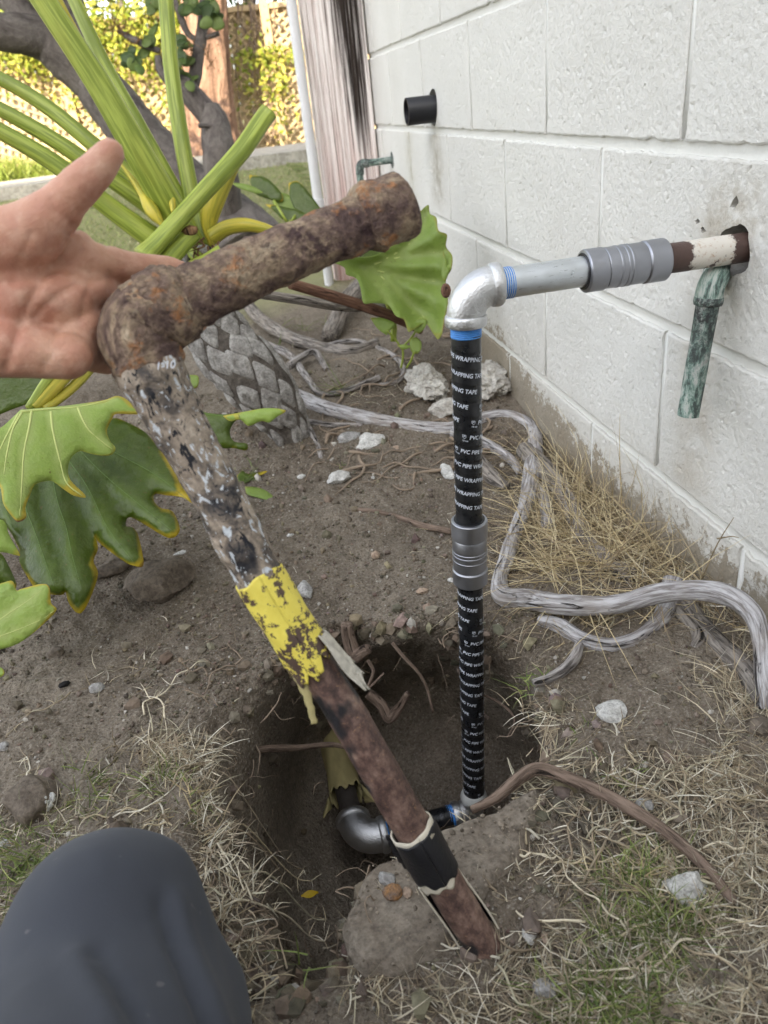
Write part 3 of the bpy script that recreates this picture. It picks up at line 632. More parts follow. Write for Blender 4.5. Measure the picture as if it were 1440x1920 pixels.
# path, fence, unseen building added behind the camera for its shade
g = Geo(); a = ony(-200, 400, 5.6); 
pl = np.array([(-9, 5.0), (-3, 5.55), (0, 5.75), (4, 5.8), (9, 5.8), (9, 7.25), (4, 7.3), (0, 7.3), (-3, 6.75), (-9, 6.2)])
V = [(x, y, .30) for x, y in pl] + [(x, y, .02) for x, y in pl]; n = len(pl)
g.add(V, [list(range(n))] + [(i, i + n, (i + 1) % n + n, (i + 1) % n) for i in range(n)]); obj('path', g, M['concrete'], smooth=False, kind='structure', loc=(0, 6, .02))
FY = 8.8
T = thing('lattice_fence', (-1, FY, .2), 'sunlit tan lattice fence with creepers behind the lawn and path', 'fence')
for k, (x0, x1) in enumerate([(-7.0, -4.6), (-4.6, -2.2), (-2.2, .2), (.2, 2.6), (2.6, 5.0)]):
    yo = 0.0
    bd = Geo()
    nb = 16; bw = (x1 - x0) / nb
    for i in range(nb):
        o = Geo(); box(o, (x0 + i * bw + .003, FY + .06 + random.uniform(-.004, .004), .15), (x0 + (i + 1) * bw - .003, FY + .08, 1.70)); obj('fence_board', o, M['fenceboard'], T, False)
    la = Geo(); zt, zb = 1.66, .24
    an = [(38, 0), (-38, .012)] if k >= 2 else [(-24, 0), (78, .012)]
    for ang, off in an:
        ca, sa = math.cos(math.radians(ang)), math.sin(math.radians(ang)); nx_, nz_ = -sa, ca
        cs = [nx_ * x + nz_ * z for x in (x0, x1) for z in (zb, zt)]
        q = min(cs)
        while q < max(cs):
            # clip the line nx x + nz z = q to the panel
            pt = np.array([nx_ * q, nz_ * q]); dd = np.array([ca, sa]); t0, t1 = -50, 50
            for ax, lo, hi in ((0, x0, x1), (1, zb, zt)):
                if abs(dd[ax]) > 1e-6:
                    a_, b_ = sorted(((lo - pt[ax]) / dd[ax], (hi - pt[ax]) / dd[ax])); t0, t1 = max(t0, a_), min(t1, b_)
            if t1 - t0 > .03:
                A_, B_ = pt + dd * t0, pt + dd * t1; hw = .012
                V = [(p_[0] + sx * nx_ * hw, FY + off + yy, p_[1] + sx * nz_ * hw) for p_ in (A_, B_) for sx in (-1, 1) for yy in (0, .010)]
                la.add(V, [(0, 2, 6, 4), (1, 5, 7, 3), (0, 4, 5, 1), (2, 3, 7, 6), (0, 1, 3, 2), (4, 6, 7, 5)])
            q += .078
    o = obj('lattice', la, M['lattice'], T, False); o['kind'] = 'stuff'
    g = Geo(); box(g, (x0 - .05, FY - .05, .1), (x0 + .05, FY + .055, 1.78)); obj('post', g, M['lattice'], T, False)
    g = Geo(); box(g, (x0 + .052, FY - .03, 1.665), (x1 - .052, FY + .05, 1.72)); obj('top_rail', g, M['lattice'], T, False)
g = Geo(); box(g, (-16, -11, -.1), (12, -9.0, 7.6)); g.add([(-16.4, -11.4, 7.6), (12.4, -11.4, 7.6), (12.4, -8.6, 7.6), (-16.4, -8.6, 7.6), (-16.4, -10, 8.4), (12.4, -10, 8.4)], [(0, 3, 2, 1), (0, 1, 5, 4), (2, 3, 4, 5), (0, 4, 3), (1, 2, 5)])  # out of view, added to keep the sun off the bed
tag(obj('shade_building', g, M['stucco'], None, False), 'unseen plastered building added behind the viewer to shade the planting bed', 'shade_building')
# ------------------------------------------------------------------ new gas riser
RT = np.array([-.294, -.94, .467])          # elbow corner
RB = np.array([-.318, -.936, -.292])        # bottom of the riser
DV = (RB - RT) / np.linalg.norm(RB - RT); WX = np.array([1.0, 0, 0]); TOCAM = np.array([-.15, -.85, .3])
T = thing('gas_pipe', (RB[0], RB[1], -.32), 'new galvanized gas riser with black wrapping tape running from wall to pit', 'gas pipe')
g = Geo(); pth = [RT + WX * x for x in np.linspace(.19, .41, 40)]
tube(g, pth[::-1], .0150, 36, True, lambda tc, th, s: fbm(tc, 120, 3) * .0003)
# axis runs from inside the wall outwards; s starts at the inner end
o = obj('wall_pipe', g, M['wpipe'], T, sharp=50); o['label'] = 'rusty brown pipe length with a flaking white paint patch'
def coupling(a, dv, name='coupling', L=.088):
    pr = [(0, .0152), (.0004, .0178), (.001, .0205), (.002, .0212), (.0225, .0212), (.0235, .0206), (.0242, .0197), (.0255, .0203), (.040, .0203), (.0405, .0208), (.0425, .0208), (.043, .0203), (.0445, .0203), (.045, .0208), (.047, .0208), (.0475, .0203),
          (.052, .0203), (.0525, .0207), (.0545, .0207), (.055, .0203), (.066, .0203), (.0668, .0197), (.0675, .0206), (.0685, .0212), (L - .002, .0212), (L - .001, .0205), (L - .0004, .0178), (L, .0152)]
    g = Geo(); lathe(g, a, dv, pr, 56); o = obj(name, g, M['coupl'], T, sharp=25)
    for q in (a + dv * .0006, a + dv * (L - .0006)):
        g = Geo(); lathe(g, q - dv * .0009, dv, [(0, .0154), (0, .0180), (.0018, .0180), (.0018, .0154)], 40); obj('gap_shade_ring', g, M['gap_shade'], o, sharp=30)
    return o
coupling(RT + WX * .211, -WX)
# the coupling's mouths: small dark rings stand in for the shade in the gap
g = Geo(); tube(g, [RT + WX * x for x in np.linspace(.030, .135, 20)], .01505, 36); obj('nipple', g, M['galv'], T, sharp=50)
g = Geo(); tube(g, [RT + WX * x for x in np.linspace(.036, .0475, 40)], .01515, 32, True, lambda tc, th, s: .0005 * np.sin(s * 2 * np.pi / .0022 + th)); obj('thread_sealant', g, M['blue'], T)
# elbow
def elbow(c, d1, d2, Rb=.031, nm='elbow', leg=.036, mat='cast', s=1.0):
    d1 = d1 / np.linalg.norm(d1); d2 = d2 / np.linalg.norm(d2); k = Rb
    pts = [c + d1 * leg * s]; pts += [c + d1 * k * s]
    cc = c + (d1 + d2) * k * s
    for t in np.linspace(0, math.pi / 2, 16)[1:-1]:
        pts.append(cc - d2 * k * s * math.cos(t) - d1 * k * s * math.sin(t))
    pts += [c + d2 * k * s, c + d2 * leg * s]
    g = Geo(); n = len(pts); tt = np.linspace(-1, 1, n)
    tube(g, pts, (.0190 + .0006 * (1 - tt ** 2)) * s, 44, False, lambda tc, th, ss: fbm(tc, 220, 3) * .00025); o = obj(nm, g, M[mat], T)
    for dd in (d1, d2):
        g = Geo(); a = c + dd * (leg - .0055) * s
        lathe(g, a, dd, [(0, .018 * s), (.0004, .0200 * s), (.002, .0211 * s), (.004, .0215 * s), (.0075, .0216 * s), (.010, .0213 * s), (.0115, .0205 * s), (.0118, .0155 * s)], 48, cap=False)
        obj('collar', g, M[mat], o, sharp=50)
    return o
EL = elbow(RT, WX, DV, leg=.030, Rb=.027)
L = np.linalg.norm(RB - RT)
def at(s): return RT + DV * s
g = Geo(); tube(g, [at(s) for s in np.linspace(.034, .0475, 40)], .0156, 32, True, lambda tc, th, s: .0005 * np.sin(s * 2 * np.pi / .002 + th)); obj('thread_sealant', g, M['blue'], T)
PITCH = .0172
def wrapped(s0, s1, nm='wrapped_pipe', ph=0.0):
    g = Geo(); S = np.arange(s0, s1, .0011); n = 56
    def dsp(tc, th, s):
        u = (s / PITCH + th / (2 * np.pi) + ph) % 1
        return .0006 * u - .0003 + fbm(tc, 60, 3) * .00025
    tube(g, [at(s) for s in S], .0153, n, True, dsp, up=TOCAM); return obj(nm, g, M['tape'], T, sharp=60)
W1 = wrapped(.044, .262); W2 = wrapped(.344, .735, ph=.4)
g = Geo(); tube(g, [at(s) for s in np.linspace(.255, .352, 20)], .0148, 30); obj('pipe_end', g, M['galv'], T)
coupling(at(.262), DV)

# printed lettering: flat ink wrapped round the tape
def text_mesh(txt, size, bold=.012, shear=.22):
    cu = bpy.data.curves.new('t', 'FONT'); cu.body = txt; cu.size = size; cu.shear = shear; cu.offset = bold * size; cu.resolution_u = 3
    ob = bpy.data.objects.new('t', cu); me = bpy.data.meshes.new_from_object(ob)
    V = np.array([v.co[:2] for v in me.vertices]); Fc = [list(p.vertices) for p in me.polygons]
    bpy.data.objects.remove(ob); bpy.data.curves.remove(cu); bpy.data.meshes.remove(me); return V, Fc
TXT = text_mesh('PVC PIPE WRAPPING TAPE', .0066, .020); TXT = (TXT[0] * [.86, 1], TXT[1])
MIL = text_mesh('10 mil', .0026, .02, 0)
def ring2(poly, wd):
    p = np.array(poly); n = len(p); c = p.mean(0); q = c + (p - c) * (1 - wd)
    return np.vstack([p, q]), [(i, (i + 1) % n, n + (i + 1) % n, n + i) for i in range(n)]
SH = ring2([(0, .0046), (.0042, .0046), (.0042, .0018), (.0021, 0), (0, .0018)], .2)
SQ = (np.array([(.0008, .0024), (.0034, .0036), (.0034, .0030), (.0008, .0018), (.0010, .0034), (.0028, .0042), (.0028, .0037), (.0010, .0029)]), [(0, 1, 2, 3), (4, 5, 6, 7)])
_, A_, B_ = frames(np.array([at(0), at(L)]), TOCAM)
e1 = A_[0]; e2 = B_[0]
right = R[0]; sg = 1 if e2 @ right > 0 else -1
def wrap_text(geo, items, s_top, s_bot, t_off, r=.0161):
    """items: list of (x offset along the tape, V, F); tape repeats every PER metres"""
    circ = 2 * np.pi * .0157; PER = .0885; tl = (s_bot - s_top) / PITCH * circ
    slope = PITCH / circ
    k = 0
    while True:
        t0 = t_off + k * PER; k += 1
        if t0 > tl: break
        if t0 < -.1: continue
        for xo, V, Fc in items:
            x = t0 + xo + V[:, 0] + V[:, 1] * 0; s = s_top + slope * x - V[:, 1]
            if s.min() < s_top + .002 or s.max() > s_bot - .002: continue
            th = x / .0157
            rr = r + .0
            Pw = np.array([at(a) for a in s]) + rr * (np.cos(th)[:, None] * e1 + sg * np.sin(th)[:, None] * e2)
            geo.add(Pw, Fc if sg > 0 else [q[::-1] for q in Fc])
ITEMS = [(0.0, *SH), (0.0, *SQ), (-.0002, MIL[0] - [0, .0030], MIL[1]), (.0075, *TXT)]
for W, s0, s1, off in ((W1, .052, .260, -.035), (W2, .350, .722, -.048)):
    g = Geo(); wrap_text(g, ITEMS, s0, s1, off); o = obj('printed_text', g, M['print'], W, False)

# bottom: elbow with paste, link to the second elbow, old line going away under the yellow sheath
xl = np.array([-1.0, -.02, 0.0]); xl /= np.linalg.norm(xl)
elbow(RB, -DV, xl, nm='elbow', leg=.028, Rb=.024, s=.92)
g = Geo(); lathe(g, RB - DV * .024, -DV, [(0, .0150), (.001, .0195), (.006, .0198), (.010, .0185), (.016, .0165), (.018, .0150)], 30); obj('pipe_dope', g, M['whitepaste'], T)
g = Geo(); tube(g, [RB + xl * x for x in np.linspace(.026, .040, 30)], .0158, 28, True, lambda tc, th, s: .0007 * np.sin(s * 2 * np.pi / .0028 + th)); obj('thread_sealant', g, M['blue'], T)
LE = onz(672, 1577, -.292)
lx = (RB - LE); lx /= np.linalg.norm(lx)
g = Geo(); a = RB - lx * .036; b = LE + lx * .045
tube(g, [a + (b - a) * t for t in np.linspace(0, 1, 60)], .0158, 32, True, lambda tc, th, s: .0006 * ((s / .016 + th / 6.2832) % 1), up=(0, -.5, .8)); obj('wrapped_pipe', g, M['tape'], T, sharp=60)
g = Geo(); tube(g, [LE + lx * x for x in np.linspace(.028, .046, 40)], .0163, 32, True, lambda tc, th, s: .0006 * np.sin(s * 2 * np.pi / .003 + th)); obj('thread_sealant', g, M['blue'], T)
bk = P(632, 1360, 1.0); 
back = np.array([-.055, 1.0, .02]); back /= np.linalg.norm(back)
o = elbow(LE, lx, back, nm='elbow', leg=.031, Rb=.027, s=1.22)
g = Geo(); tube(g, [LE + back * x for x in np.linspace(.03, .30, 60)], .0160, 30, True, lambda tc, th, s: fbm(tc, 90, 3) * .0012); o = obj('buried_pipe', g, M['dirtypipe'], T)
g = Geo(); n = 40; th = np.linspace(0, 2 * np.pi, n)
ends = .085 + .006 * np.sin(th * 3) + .004 * np.sin(th * 11); V = []; tc = []
side = np.cross(back, [0, 0, 1]); upv = np.array([0, 0, 1.0])
for v in np.linspace(0, 1, 30):
    for i, t in enumerate(th):
        s = ends[i] + (0.36 - ends[i]) * v; r = .0205 + .0012 * math.sin(t * 5 + s * 60) + .003 * (1 - v) ** 8
        V.append(LE + back * s + (side * math.cos(t) + upv * math.sin(t)) * r); tc.append((r * math.cos(t), r * math.sin(t), s * .4))
i = np.arange(29)[:, None] * n; j = np.arange(n - 1)[None]
g.add(np.array(V), np.stack([i + j, i + j + 1, i + n + j + 1, i + n + j], -1).reshape(-1, 4), np.array(tc)); o = obj('torn_sheath', g, M['oldyellow'], T); o['label'] = 'soiled yellow plastic sheath torn open at its end'
sd = o.modifiers.new('t', 'SOLIDIFY'); sd.thickness = .0016
# loose yellow flaps by the sheath's end
for q, (sgn, ln) in enumerate([(1, .030), (-1, .022), (1, .016)]):
    g = Geo(); b0 = LE + back * (.082 + .004 * q) + side * .02 * sgn + upv * (.004 - .012 * q)
    V = []
    for v in np.linspace(0, 1, 7):
        for u in (-1, 0, 1): V.append(b0 - back * (ln * v) + side * sgn * (.006 + .016 * v) + back * u * .009 * (1 - .4 * v) + upv * (.004 * math.sin(v * 3 + u)))
    i = np.arange(6)[:, None] * 3; j = np.arange(2)[None]; g.add(np.array(V), np.stack([i + j, i + j + 1, i + 4 + j, i + 3 + j], -1).reshape(-1, 4))
    f = obj('flap', g, M['oldyellow'], o); sd = f.modifiers.new('t', 'SOLIDIFY'); sd.thickness = .0012

# ------------------------------------------------------------------ other stubs in the wall
c = onx(812, 204, 0); T = thing('drain_stub', c - [.05, 0, .03], 'short black plastic drain stub sticking out of the white block wall', 'pipe')
g = Geo(); tip = ony(762, 212, c[1]); ln = -tip[0]
lathe(g, c + np.array([.1, 0, 0]), (-1, 0, 0), [(0, .0300), (.1 + ln - .001, .0300), (.1 + ln, .0295), (.1 + ln, .0262), (.1 + ln - .002, .0258), (.03, .0258)], 40, cap=False); obj('pipe_wall', g, M['abs'], T, sharp=40)
g = Geo(); lathe(g, c + np.array([.02, 0, 0]), (-1, 0, 0), [(0, .0), (0.001, .0259)], 30, cap=False); obj('bore_shade_black', g, M['pipebore'], T)  # black disc stands in for the shade inside the pipe
c = onx(735, 300, 0); T = thing('copper_stub', c - [.1, 0, .1], 'small green copper pipe with elbow bending down beside the weathered board', 'pipe')
k = ony(672, 300, c[1]); lx_ = -k[0]
pts = [c + np.array([.05, 0, .0]), c + np.array([-.02, 0, 0]), c + np.array([-lx_ * .7, 0, 0]), c + np.array([-lx_ + .008, 0, -.003]), c + np.array([-lx_, 0, -.02]), c + np.array([-lx_, 0, -.10]), c + np.array([-lx_, 0, -.22])]
g = Geo(); tube(g, crom(pts, 6), .0105, 20); obj('pipe_wall', g, M['copper'], T)
g = Geo(); lathe(g, c + np.array([.004, 0, 0]), (-1, 0, 0), [(0, .0), (0, .024), (.004, .024), (.006, .012)], 24, cap=False); obj('flange', g, M['copper'], T, sharp=30)
g = Geo(); tube(g, crom([c + np.array([-lx_ + .03, 0, 0]), c + np.array([-lx_ + .006, 0, -.002]), c + np.array([-lx_, 0, -.03])], 6), .0128, 20); obj('elbow', g, M['copper'], T)

a = onx(1352, 505, .02); b = onx(1331, 548, -.030); e = onx(1290, 779, -.046)
T = thing('copper_pipe', e, 'green weathered copper pipe end hanging down the wall below the rusty pipe', 'pipe')
dv = (e - b) / np.linalg.norm(e - b)
pts = crom([a + np.array([.05, -.002, .004]), a, onx(1342, 520, -.018), b - dv * .004, b + dv * .012], 6)
g = Geo(); tube(g, pts, np.linspace(.0135, .0142, len(pts)), 28, True, lambda tc, th, s: fbm(tc, 130, 3) * .0007); o = obj('bend_fitting', g, M['copper'], T)
g = Geo(); lathe(g, b + dv * .004, dv, [(0, .0130), (.001, .0149), (.006, .0151), (.009, .0142), (.010, .0115)], 28); obj('solder_collar', g, M['copper'], o)
g = Geo(); S = np.linspace(0, np.linalg.norm(e - b), 60); pr = [(s, .0118 + .0002 * math.sin(s * 90)) for s in S]
lathe(g, b, dv, pr + [(S[-1], .0098), (S[-1] - .03, .0095)], 30, cap=False); obj('pipe_wall', g, M['copper'], T, sharp=50)

# ------------------------------------------------------------------ old pipe held in the hand
T = thing('old_pipe', P(903, 1795, .61), 'long rusty old pipe with crusted elbow and yellow coating held in the hand', 'pipe')
def pw(px, d): return px * d / F / 2
ARM = [(298, 712, .506, 112), (276, 676, .503, 132), (258, 640, .500, 142), (262, 610, .500, 148), (292, 586, .501, 146), (330, 568, .503, 134), (368, 551, .505, 119), (430, 524, .508, 112), (500, 495, .512, 109), (580, 460, .517, 105), (650, 430, .522, 102), (690, 412, .524, 100)]
pts = crom(ARM, 10); pth = np.array([P(x, y, d) for x, y, d, w_ in pts]); rad = np.array([pw(w_, d) for x, y, d, w_ in pts])
crusty = lambda amp: (lambda tc, th, s: fbm(tc, 45, 5, .6) * amp + np.maximum(fbm(tc, 130, 3), 0) * amp * .8)
n0 = len(pth); rad[0] *= .93
g = Geo(); k0 = 34; tube(g, pth[k0:], rad[k0:] * .97, 64, True, crusty(.0030)); obj('rusty_arm', g, M['crust'], T)
pe, re = pth[:58], rad[:58].copy(); re[40:54] *= 1.07; re[-3:] *= [1.02, .96, .90]; re[2:12] *= 1.05
g = Geo(); tube(g, pe, re, 64, True, crusty(.0042)); obj('elbow_fitting', g, M['crust'], T)
# collar ring at the far end
ra = P(676, 418, .523); rb = P(762, 379, .531); pth = [ra + (rb - ra) * t for t in np.linspace(0, 1, 22)]
rr = pw(128, .527) * np.interp(np.linspace(0, 1, 22), [0, .1, .25, .35, .8, .93, 1], [.80, .95, 1.04, .98, 1.0, .98, .80])
g = Geo(); tube(g, pth, rr, 64, True, crusty(.0034)); o = obj('end_collar', g, M['crust'], T)
# bulging elbow / lower arm, black and white flecked wrap, down to the yellow coat
LEG = [(268, 668, .502, 124), (288, 706, .504, 128), (313, 752, .507, 113), (350, 825, .511, 100), (392, 900, .515, 95), (430, 975, .519, 93), (464, 1040, .523, 92), (492, 1090, .526, 88)]
pts = crom(LEG, 12); pth = np.array([P(x, y, d) for x, y, d, w_ in pts]); rad = np.array([pw(w_, d) for x, y, d, w_ in pts]); rad[:2] *= [.9, .97]
g = Geo(); tube(g, pth, rad, 64, True, lambda tc, th, s: fbm(tc, 50, 4, .55) * .0016 + .0007 * ((s / .022 + th / 6.2832) % 1)); OW = obj('flecked_wrap', g, M['owrap'], T)
# bare pipe core
BAR = [(500, 1105, .527, 66), (567, 1215, .535, 66), (600, 1262, .540, 70), (645, 1330, .548, 73), (696, 1418, .558, 73), (750, 1512, .572, 72), (803, 1600, .585, 71), (850, 1682, .594, 70), (903, 1768, .603, 67), (920, 1796, .606, 66)]
pts = crom(BAR, 10); bp = np.array([P(x, y, d) for x, y, d, w_ in pts]); br = np.array([pw(w_, d) for x, y, d, w_ in pts])
g = Geo(); tube(g, bp, br, 44, True, lambda tc, th, s: fbm(tc, 60, 4) * .0004); obj('bare_pipe', g, M['bare'], T, sharp=60)
def shell(name, a, b, w0, w1, mat, endf=None, startf=None, arc=(0, 2 * math.pi), n=60, k=24, thick=.0014, disp=None, flare=0.0):
    """open sheath round the axis a->b; start and end are functions of angle (metres)"""
    a = np.array(a); b = np.array(b); L = np.linalg.norm(b - a); dv = (b - a) / L
    A = (CAM - a); A = A - dv * (A @ dv); A /= np.linalg.norm(A); B = np.cross(dv, A); V = []; tc = []
    th = np.linspace(arc[0], arc[1], n)
    for v in np.linspace(0, 1, k):
        for t in th:
            s0 = startf(t) if startf else 0; s1 = L + (endf(t) if endf else 0); s = s0 + (s1 - s0) * v
            r = (w0 + (w1 - w0) * s / L) + (flare * v ** 6) + (disp(t, s) if disp else 0)
            V.append(a + dv * s + (A * math.cos(t) + B * math.sin(t)) * r); tc.append((r * math.cos(t), r * math.sin(t), s))
    i = np.arange(k - 1)[:, None] * n; j = np.arange(n - 1)[None]; g = Geo()
    g.add(np.array(V), np.stack([i + j, i + j + 1, i + n + j + 1, i + n + j], -1).reshape(-1, 4), np.array(tc)); o = obj(name, g, M[mat], T)
    sd = o.modifiers.new('t', 'SOLIDIFY'); sd.thickness = thick; sd.offset = 1; return o
def jag(seed, amp, fr=9):
    r = np.random.default_rng(seed); ph = r.random(6) * 6.28
    return lambda t: amp * (math.sin(2 * t + ph[0]) * .5 + .35 * math.sin(fr * t + ph[1]) + .25 * math.sin((fr * 2 + 1) * t + ph[2]))
ya, yb = P(484, 1078, .5255), P(588, 1246, .5380)
YC = shell('yellow_coat', ya, yb, pw(88, .526), pw(86, .538), 'yellow', endf=jag(3, .010, 7), startf=jag(5, .002, 3), k=40, disp=lambda t, s: .0005 * math.sin(t * 4 + s * 120))
# torn strips of the coat
def strip(name, pxs, mat, par=T, thick=.0012, curl=.25):
    p = crom(pxs, 6); V = []; pp = np.array([P(x, y, d) for x, y, d, w_ in p]); Tn, A, B = frames(pp, R[0])
    for q in range(len(p)):
        hw = p[q][3] * p[q][2] / F / 2
        for u in (-1, -.5, 0, .5, 1): V.append(pp[q] + A[q] * u * hw - R[2] * curl * hw * (1 - u * u) + .0006 * np.array([math.sin(q * 2.1 + u * 3), 0, math.cos(q * 1.7)]))
    n = 5; i = np.arange(len(p) - 1)[:, None] * n; j = np.arange(n - 1)[None]; g = Geo()
    g.add(np.array(V), np.stack([i + j, i + j + 1, i + n + j + 1, i + n + j], -1).reshape(-1, 4)); o = obj(name, g, M[mat], par); sd = o.modifiers.new('t', 'SOLIDIFY'); sd.thickness = thick; return o
shell('torn_flap', P(572, 1205, .5355), P(636, 1300, .5445), pw(84, .5355), pw(100, .5445), 'flake', startf=jag(31, .004, 5), endf=lambda t: -.006 + .010 * math.sin(t * 5) + .004 * math.sin(t * 23), arc=(math.radians(268), math.radians(322)), n=26, thick=.0012, flare=.003, disp=lambda t, s: .0009 * math.sin(t * 9 + s * 160))
strip('torn_strip', [(545, 1215, .527, 26), (560, 1262, .528, 22), (578, 1310, .531, 13), (590, 1357, .535, 10)], 'oldyellow')

# black band with cream torn lining below
ba, bb = P(774, 1556, .5775), P(818, 1632, .588)
shell('black_band', ba, bb, pw(82, .578), pw(80, .588), 'blackband', endf=jag(8, .0045, 5), startf=jag(9, .0022, 3), k=24, disp=lambda t, s: .0007 * math.sin(t * 3 + s * 90))
shell('cream_edge', ba - (bb - ba) * .09, ba + (bb - ba) * .12, pw(78, .578), pw(79, .578), 'cream', startf=jag(10, .0022, 3), k=4)
shell('cream_edge', bb - (bb - ba) * .15, bb + (bb - ba) * .10, pw(75, .588), pw(77, .589), 'cream', endf=jag(11, .0065, 4), k=8)
sa, sb = P(822, 1640, .589), P(914, 1790, .605)
shell('split_sheath', sa, sb, pw(76, .59), pw(77, .605), 'blackband', endf=jag(12, .006, 9), arc=(math.radians(97), math.radians(262)), thick=.0012, disp=lambda t, s: .0012 * math.sin(s * 55 + t))
for t0 in (90, 263):
    shell('cream_edge', sa, sb, pw(75, .59), pw(77, .605), 'cream', endf=jag(13 + t0, .005, 9), arc=(math.radians(t0), math.radians(t0 + 8)), n=5, k=30, thick=.0016, disp=lambda t, s: .0014 * math.sin(s * 55 + t))
strip('torn_strip', [(738, 1562, .582, 30), (752, 1590, .588, 34), (768, 1618, .592, 26), (778, 1634, .594, 12)], 'blackband')
# remnant print on the wraps
def decal(txt, px, py, d, size, ang, par, bold=.02):
    V, Fc = text_mesh(txt, size, bold); V = V - V.mean(0); ca, sa_ = math.cos(ang), math.sin(ang); V = V @ np.array([[ca, sa_], [-sa_, ca]])
    Pw = P(px, py, d) + V[:, :1] * R[0] - V[:, 1:] * R[1]
    g = Geo(); g.add(Pw, Fc); obj('printed_text', g, M['print'], par, False)
decal('1-10', 318, 684, .4765, .0070, 0.1, OW, .0)
# ------------------------------------------------------------------ leaves
def leaf(name, outline, d, mat, par=None, veins=(), step=13, rip=.004, tilt=(0, 0), cen=None, curl=0.0, vr=.0011, vmat='vein', edge_w=20, thick=.0009, smooth=5, wave=.004):
    vmat = 'vein_dark' if mat == 'leaf_dark' else vmat; vr = min(vr, .0007) if mat == 'leaf_dark' else vr
    """outline and veins in photo pixels; d = depth in metres, tilt = metres of depth per pixel"""
    ol = crom(np.vstack([outline, outline[:1]]), smooth)[:-1]; cen = ol.mean(0) if cen is None else np.array(cen)
    lo, hi = ol.min(0), ol.max(0); gx, gy = np.meshgrid(np.arange(lo[0], hi[0], step), np.arange(lo[1], hi[1], step)); gpt = np.c_[gx.ravel(), gy.ravel()] + rng.normal(0, step * .12, (gx.size, 2))
    sd = poly_sd(gpt, ol); gpt = gpt[sd > step * .45]
    vs_ = [crom(np.array(v, float), 6) for v in veins]
    vin = [Vector(q) for q in ol] + [Vector(q) for q in gpt]
    co, ed, fc, *_ = geometry.delaunay_2d_cdt(vin, [(i, (i + 1) % len(ol)) for i in range(len(ol))], [], 1, 1e-6)
    co = np.array([c[:] for c in co]); ctr = np.array([co[list(f)].mean(0) for f in fc]); keep = poly_sd(ctr, ol) > 0
    def dv_of(p):
        dm = np.full(len(p), 1e3)
        for v in vs_:
            for a, b in zip(v[:-1], v[1:]):
                e = b - a; t = np.clip(((p - a) @ e) / (e @ e + 1e-9), 0, 1); dm = np.minimum(dm, np.linalg.norm(p - a - t[:, None] * e, axis=1))
        return dm
    def dep(p):
        q = p - cen; m = np.abs(poly_sd(p, ol)); dvn = dv_of(p) if vs_ else 40 + 0 * m
        x = d + q[:, 0] * tilt[0] + q[:, 1] * tilt[1] - rip * np.clip(dvn / 45, 0, 1)
        x += fbm(np.c_[p / 95, 0 * m], 1, 2) * wave + curl * (1 - np.clip(m / 45, 0, 1)) ** 2
        return x
    D = dep(co); V = np.array([P(c[0], c[1], z) for c, z in zip(co, D)])
    sd = np.abs(poly_sd(co, ol)); b0 = vs_[0][0] if vs_ else ol.mean(0); far = np.linalg.norm(co - b0, axis=1); tipn = np.clip(far / far.max() * 1.7 - .75, 0, 1); ed_ = (1 - np.clip(sd / edge_w, 0, 1)) * (.30 + .72 * tipn + .40 * vnoise(np.c_[co / 38, np.zeros(len(co))])); vn = np.exp(-(dv_of(co) / 7) ** 2) if vs_ else np.zeros(len(co))
    g = Geo(); g.add(V, [list(f) for f, k in zip(fc, keep) if k], None, np.c_[ed_, vn, np.zeros(len(co))]); o = obj(name, g, M[mat], par)
    s = o.modifiers.new('t', 'SOLIDIFY'); s.thickness = thick; s.offset = 0
    for v in vs_:
        g = Geo(); p3 = np.array([P(c[0], c[1], z - .0006) for c, z in zip(v, dep(v))]); r = np.linspace(vr, vr * .35, len(p3))
        tube(g, p3, r, 6); obj('vein', g, M[vmat], o)
    return o
def C3(pts): return [(x / 2.5714, 640 + y / 2.5714) for x, y in pts]

PH = thing('philodendron', gp(545, 800), 'large philodendron with scarred grey trunk, green petioles and lobed leaves', 'plant')
# trunk
TR = [(352, 470, 1.44, 96), (375, 560, 1.46, 104), (415, 640, 1.48, 128), (468, 700, 1.50, 134), (512, 755, 1.53, 112), (540, 800, 1.56, 84), (548, 832, 1.58, 72)]
pts = crom(TR, 8); pth = np.array([P(*q[:3]) for q in pts]); rad = .88 * np.array([pw(q[3], q[2]) for q in pts])
g = Geo(); tube(g, pth, rad, 40, True, lambda tc, th, s: fbm(tc, 22, 4) * .004 + fbm(tc, 70, 3) * .002); obj('trunk', g, M['trunk'], PH)
T_, A_t, B_t = frames(pth, -R[2]); s_t = np.r_[0, np.cumsum(np.linalg.norm(np.diff(pth, axis=0), axis=1))]
def on_trunk(s_, th, out):
    p_ = np.array([np.interp(s_, s_t, pth[:, k]) for k in range(3)]).T; a_ = np.array([np.interp(s_, s_t, A_t[:, k]) for k in range(3)]).T; b_ = np.array([np.interp(s_, s_t, B_t[:, k]) for k in range(3)]).T
    return p_ + (a_ * np.cos(th)[:, None] + b_ * np.sin(th)[:, None]) * (np.interp(s_, s_t, rad) + out)[:, None]
NC, SP = 7, .041
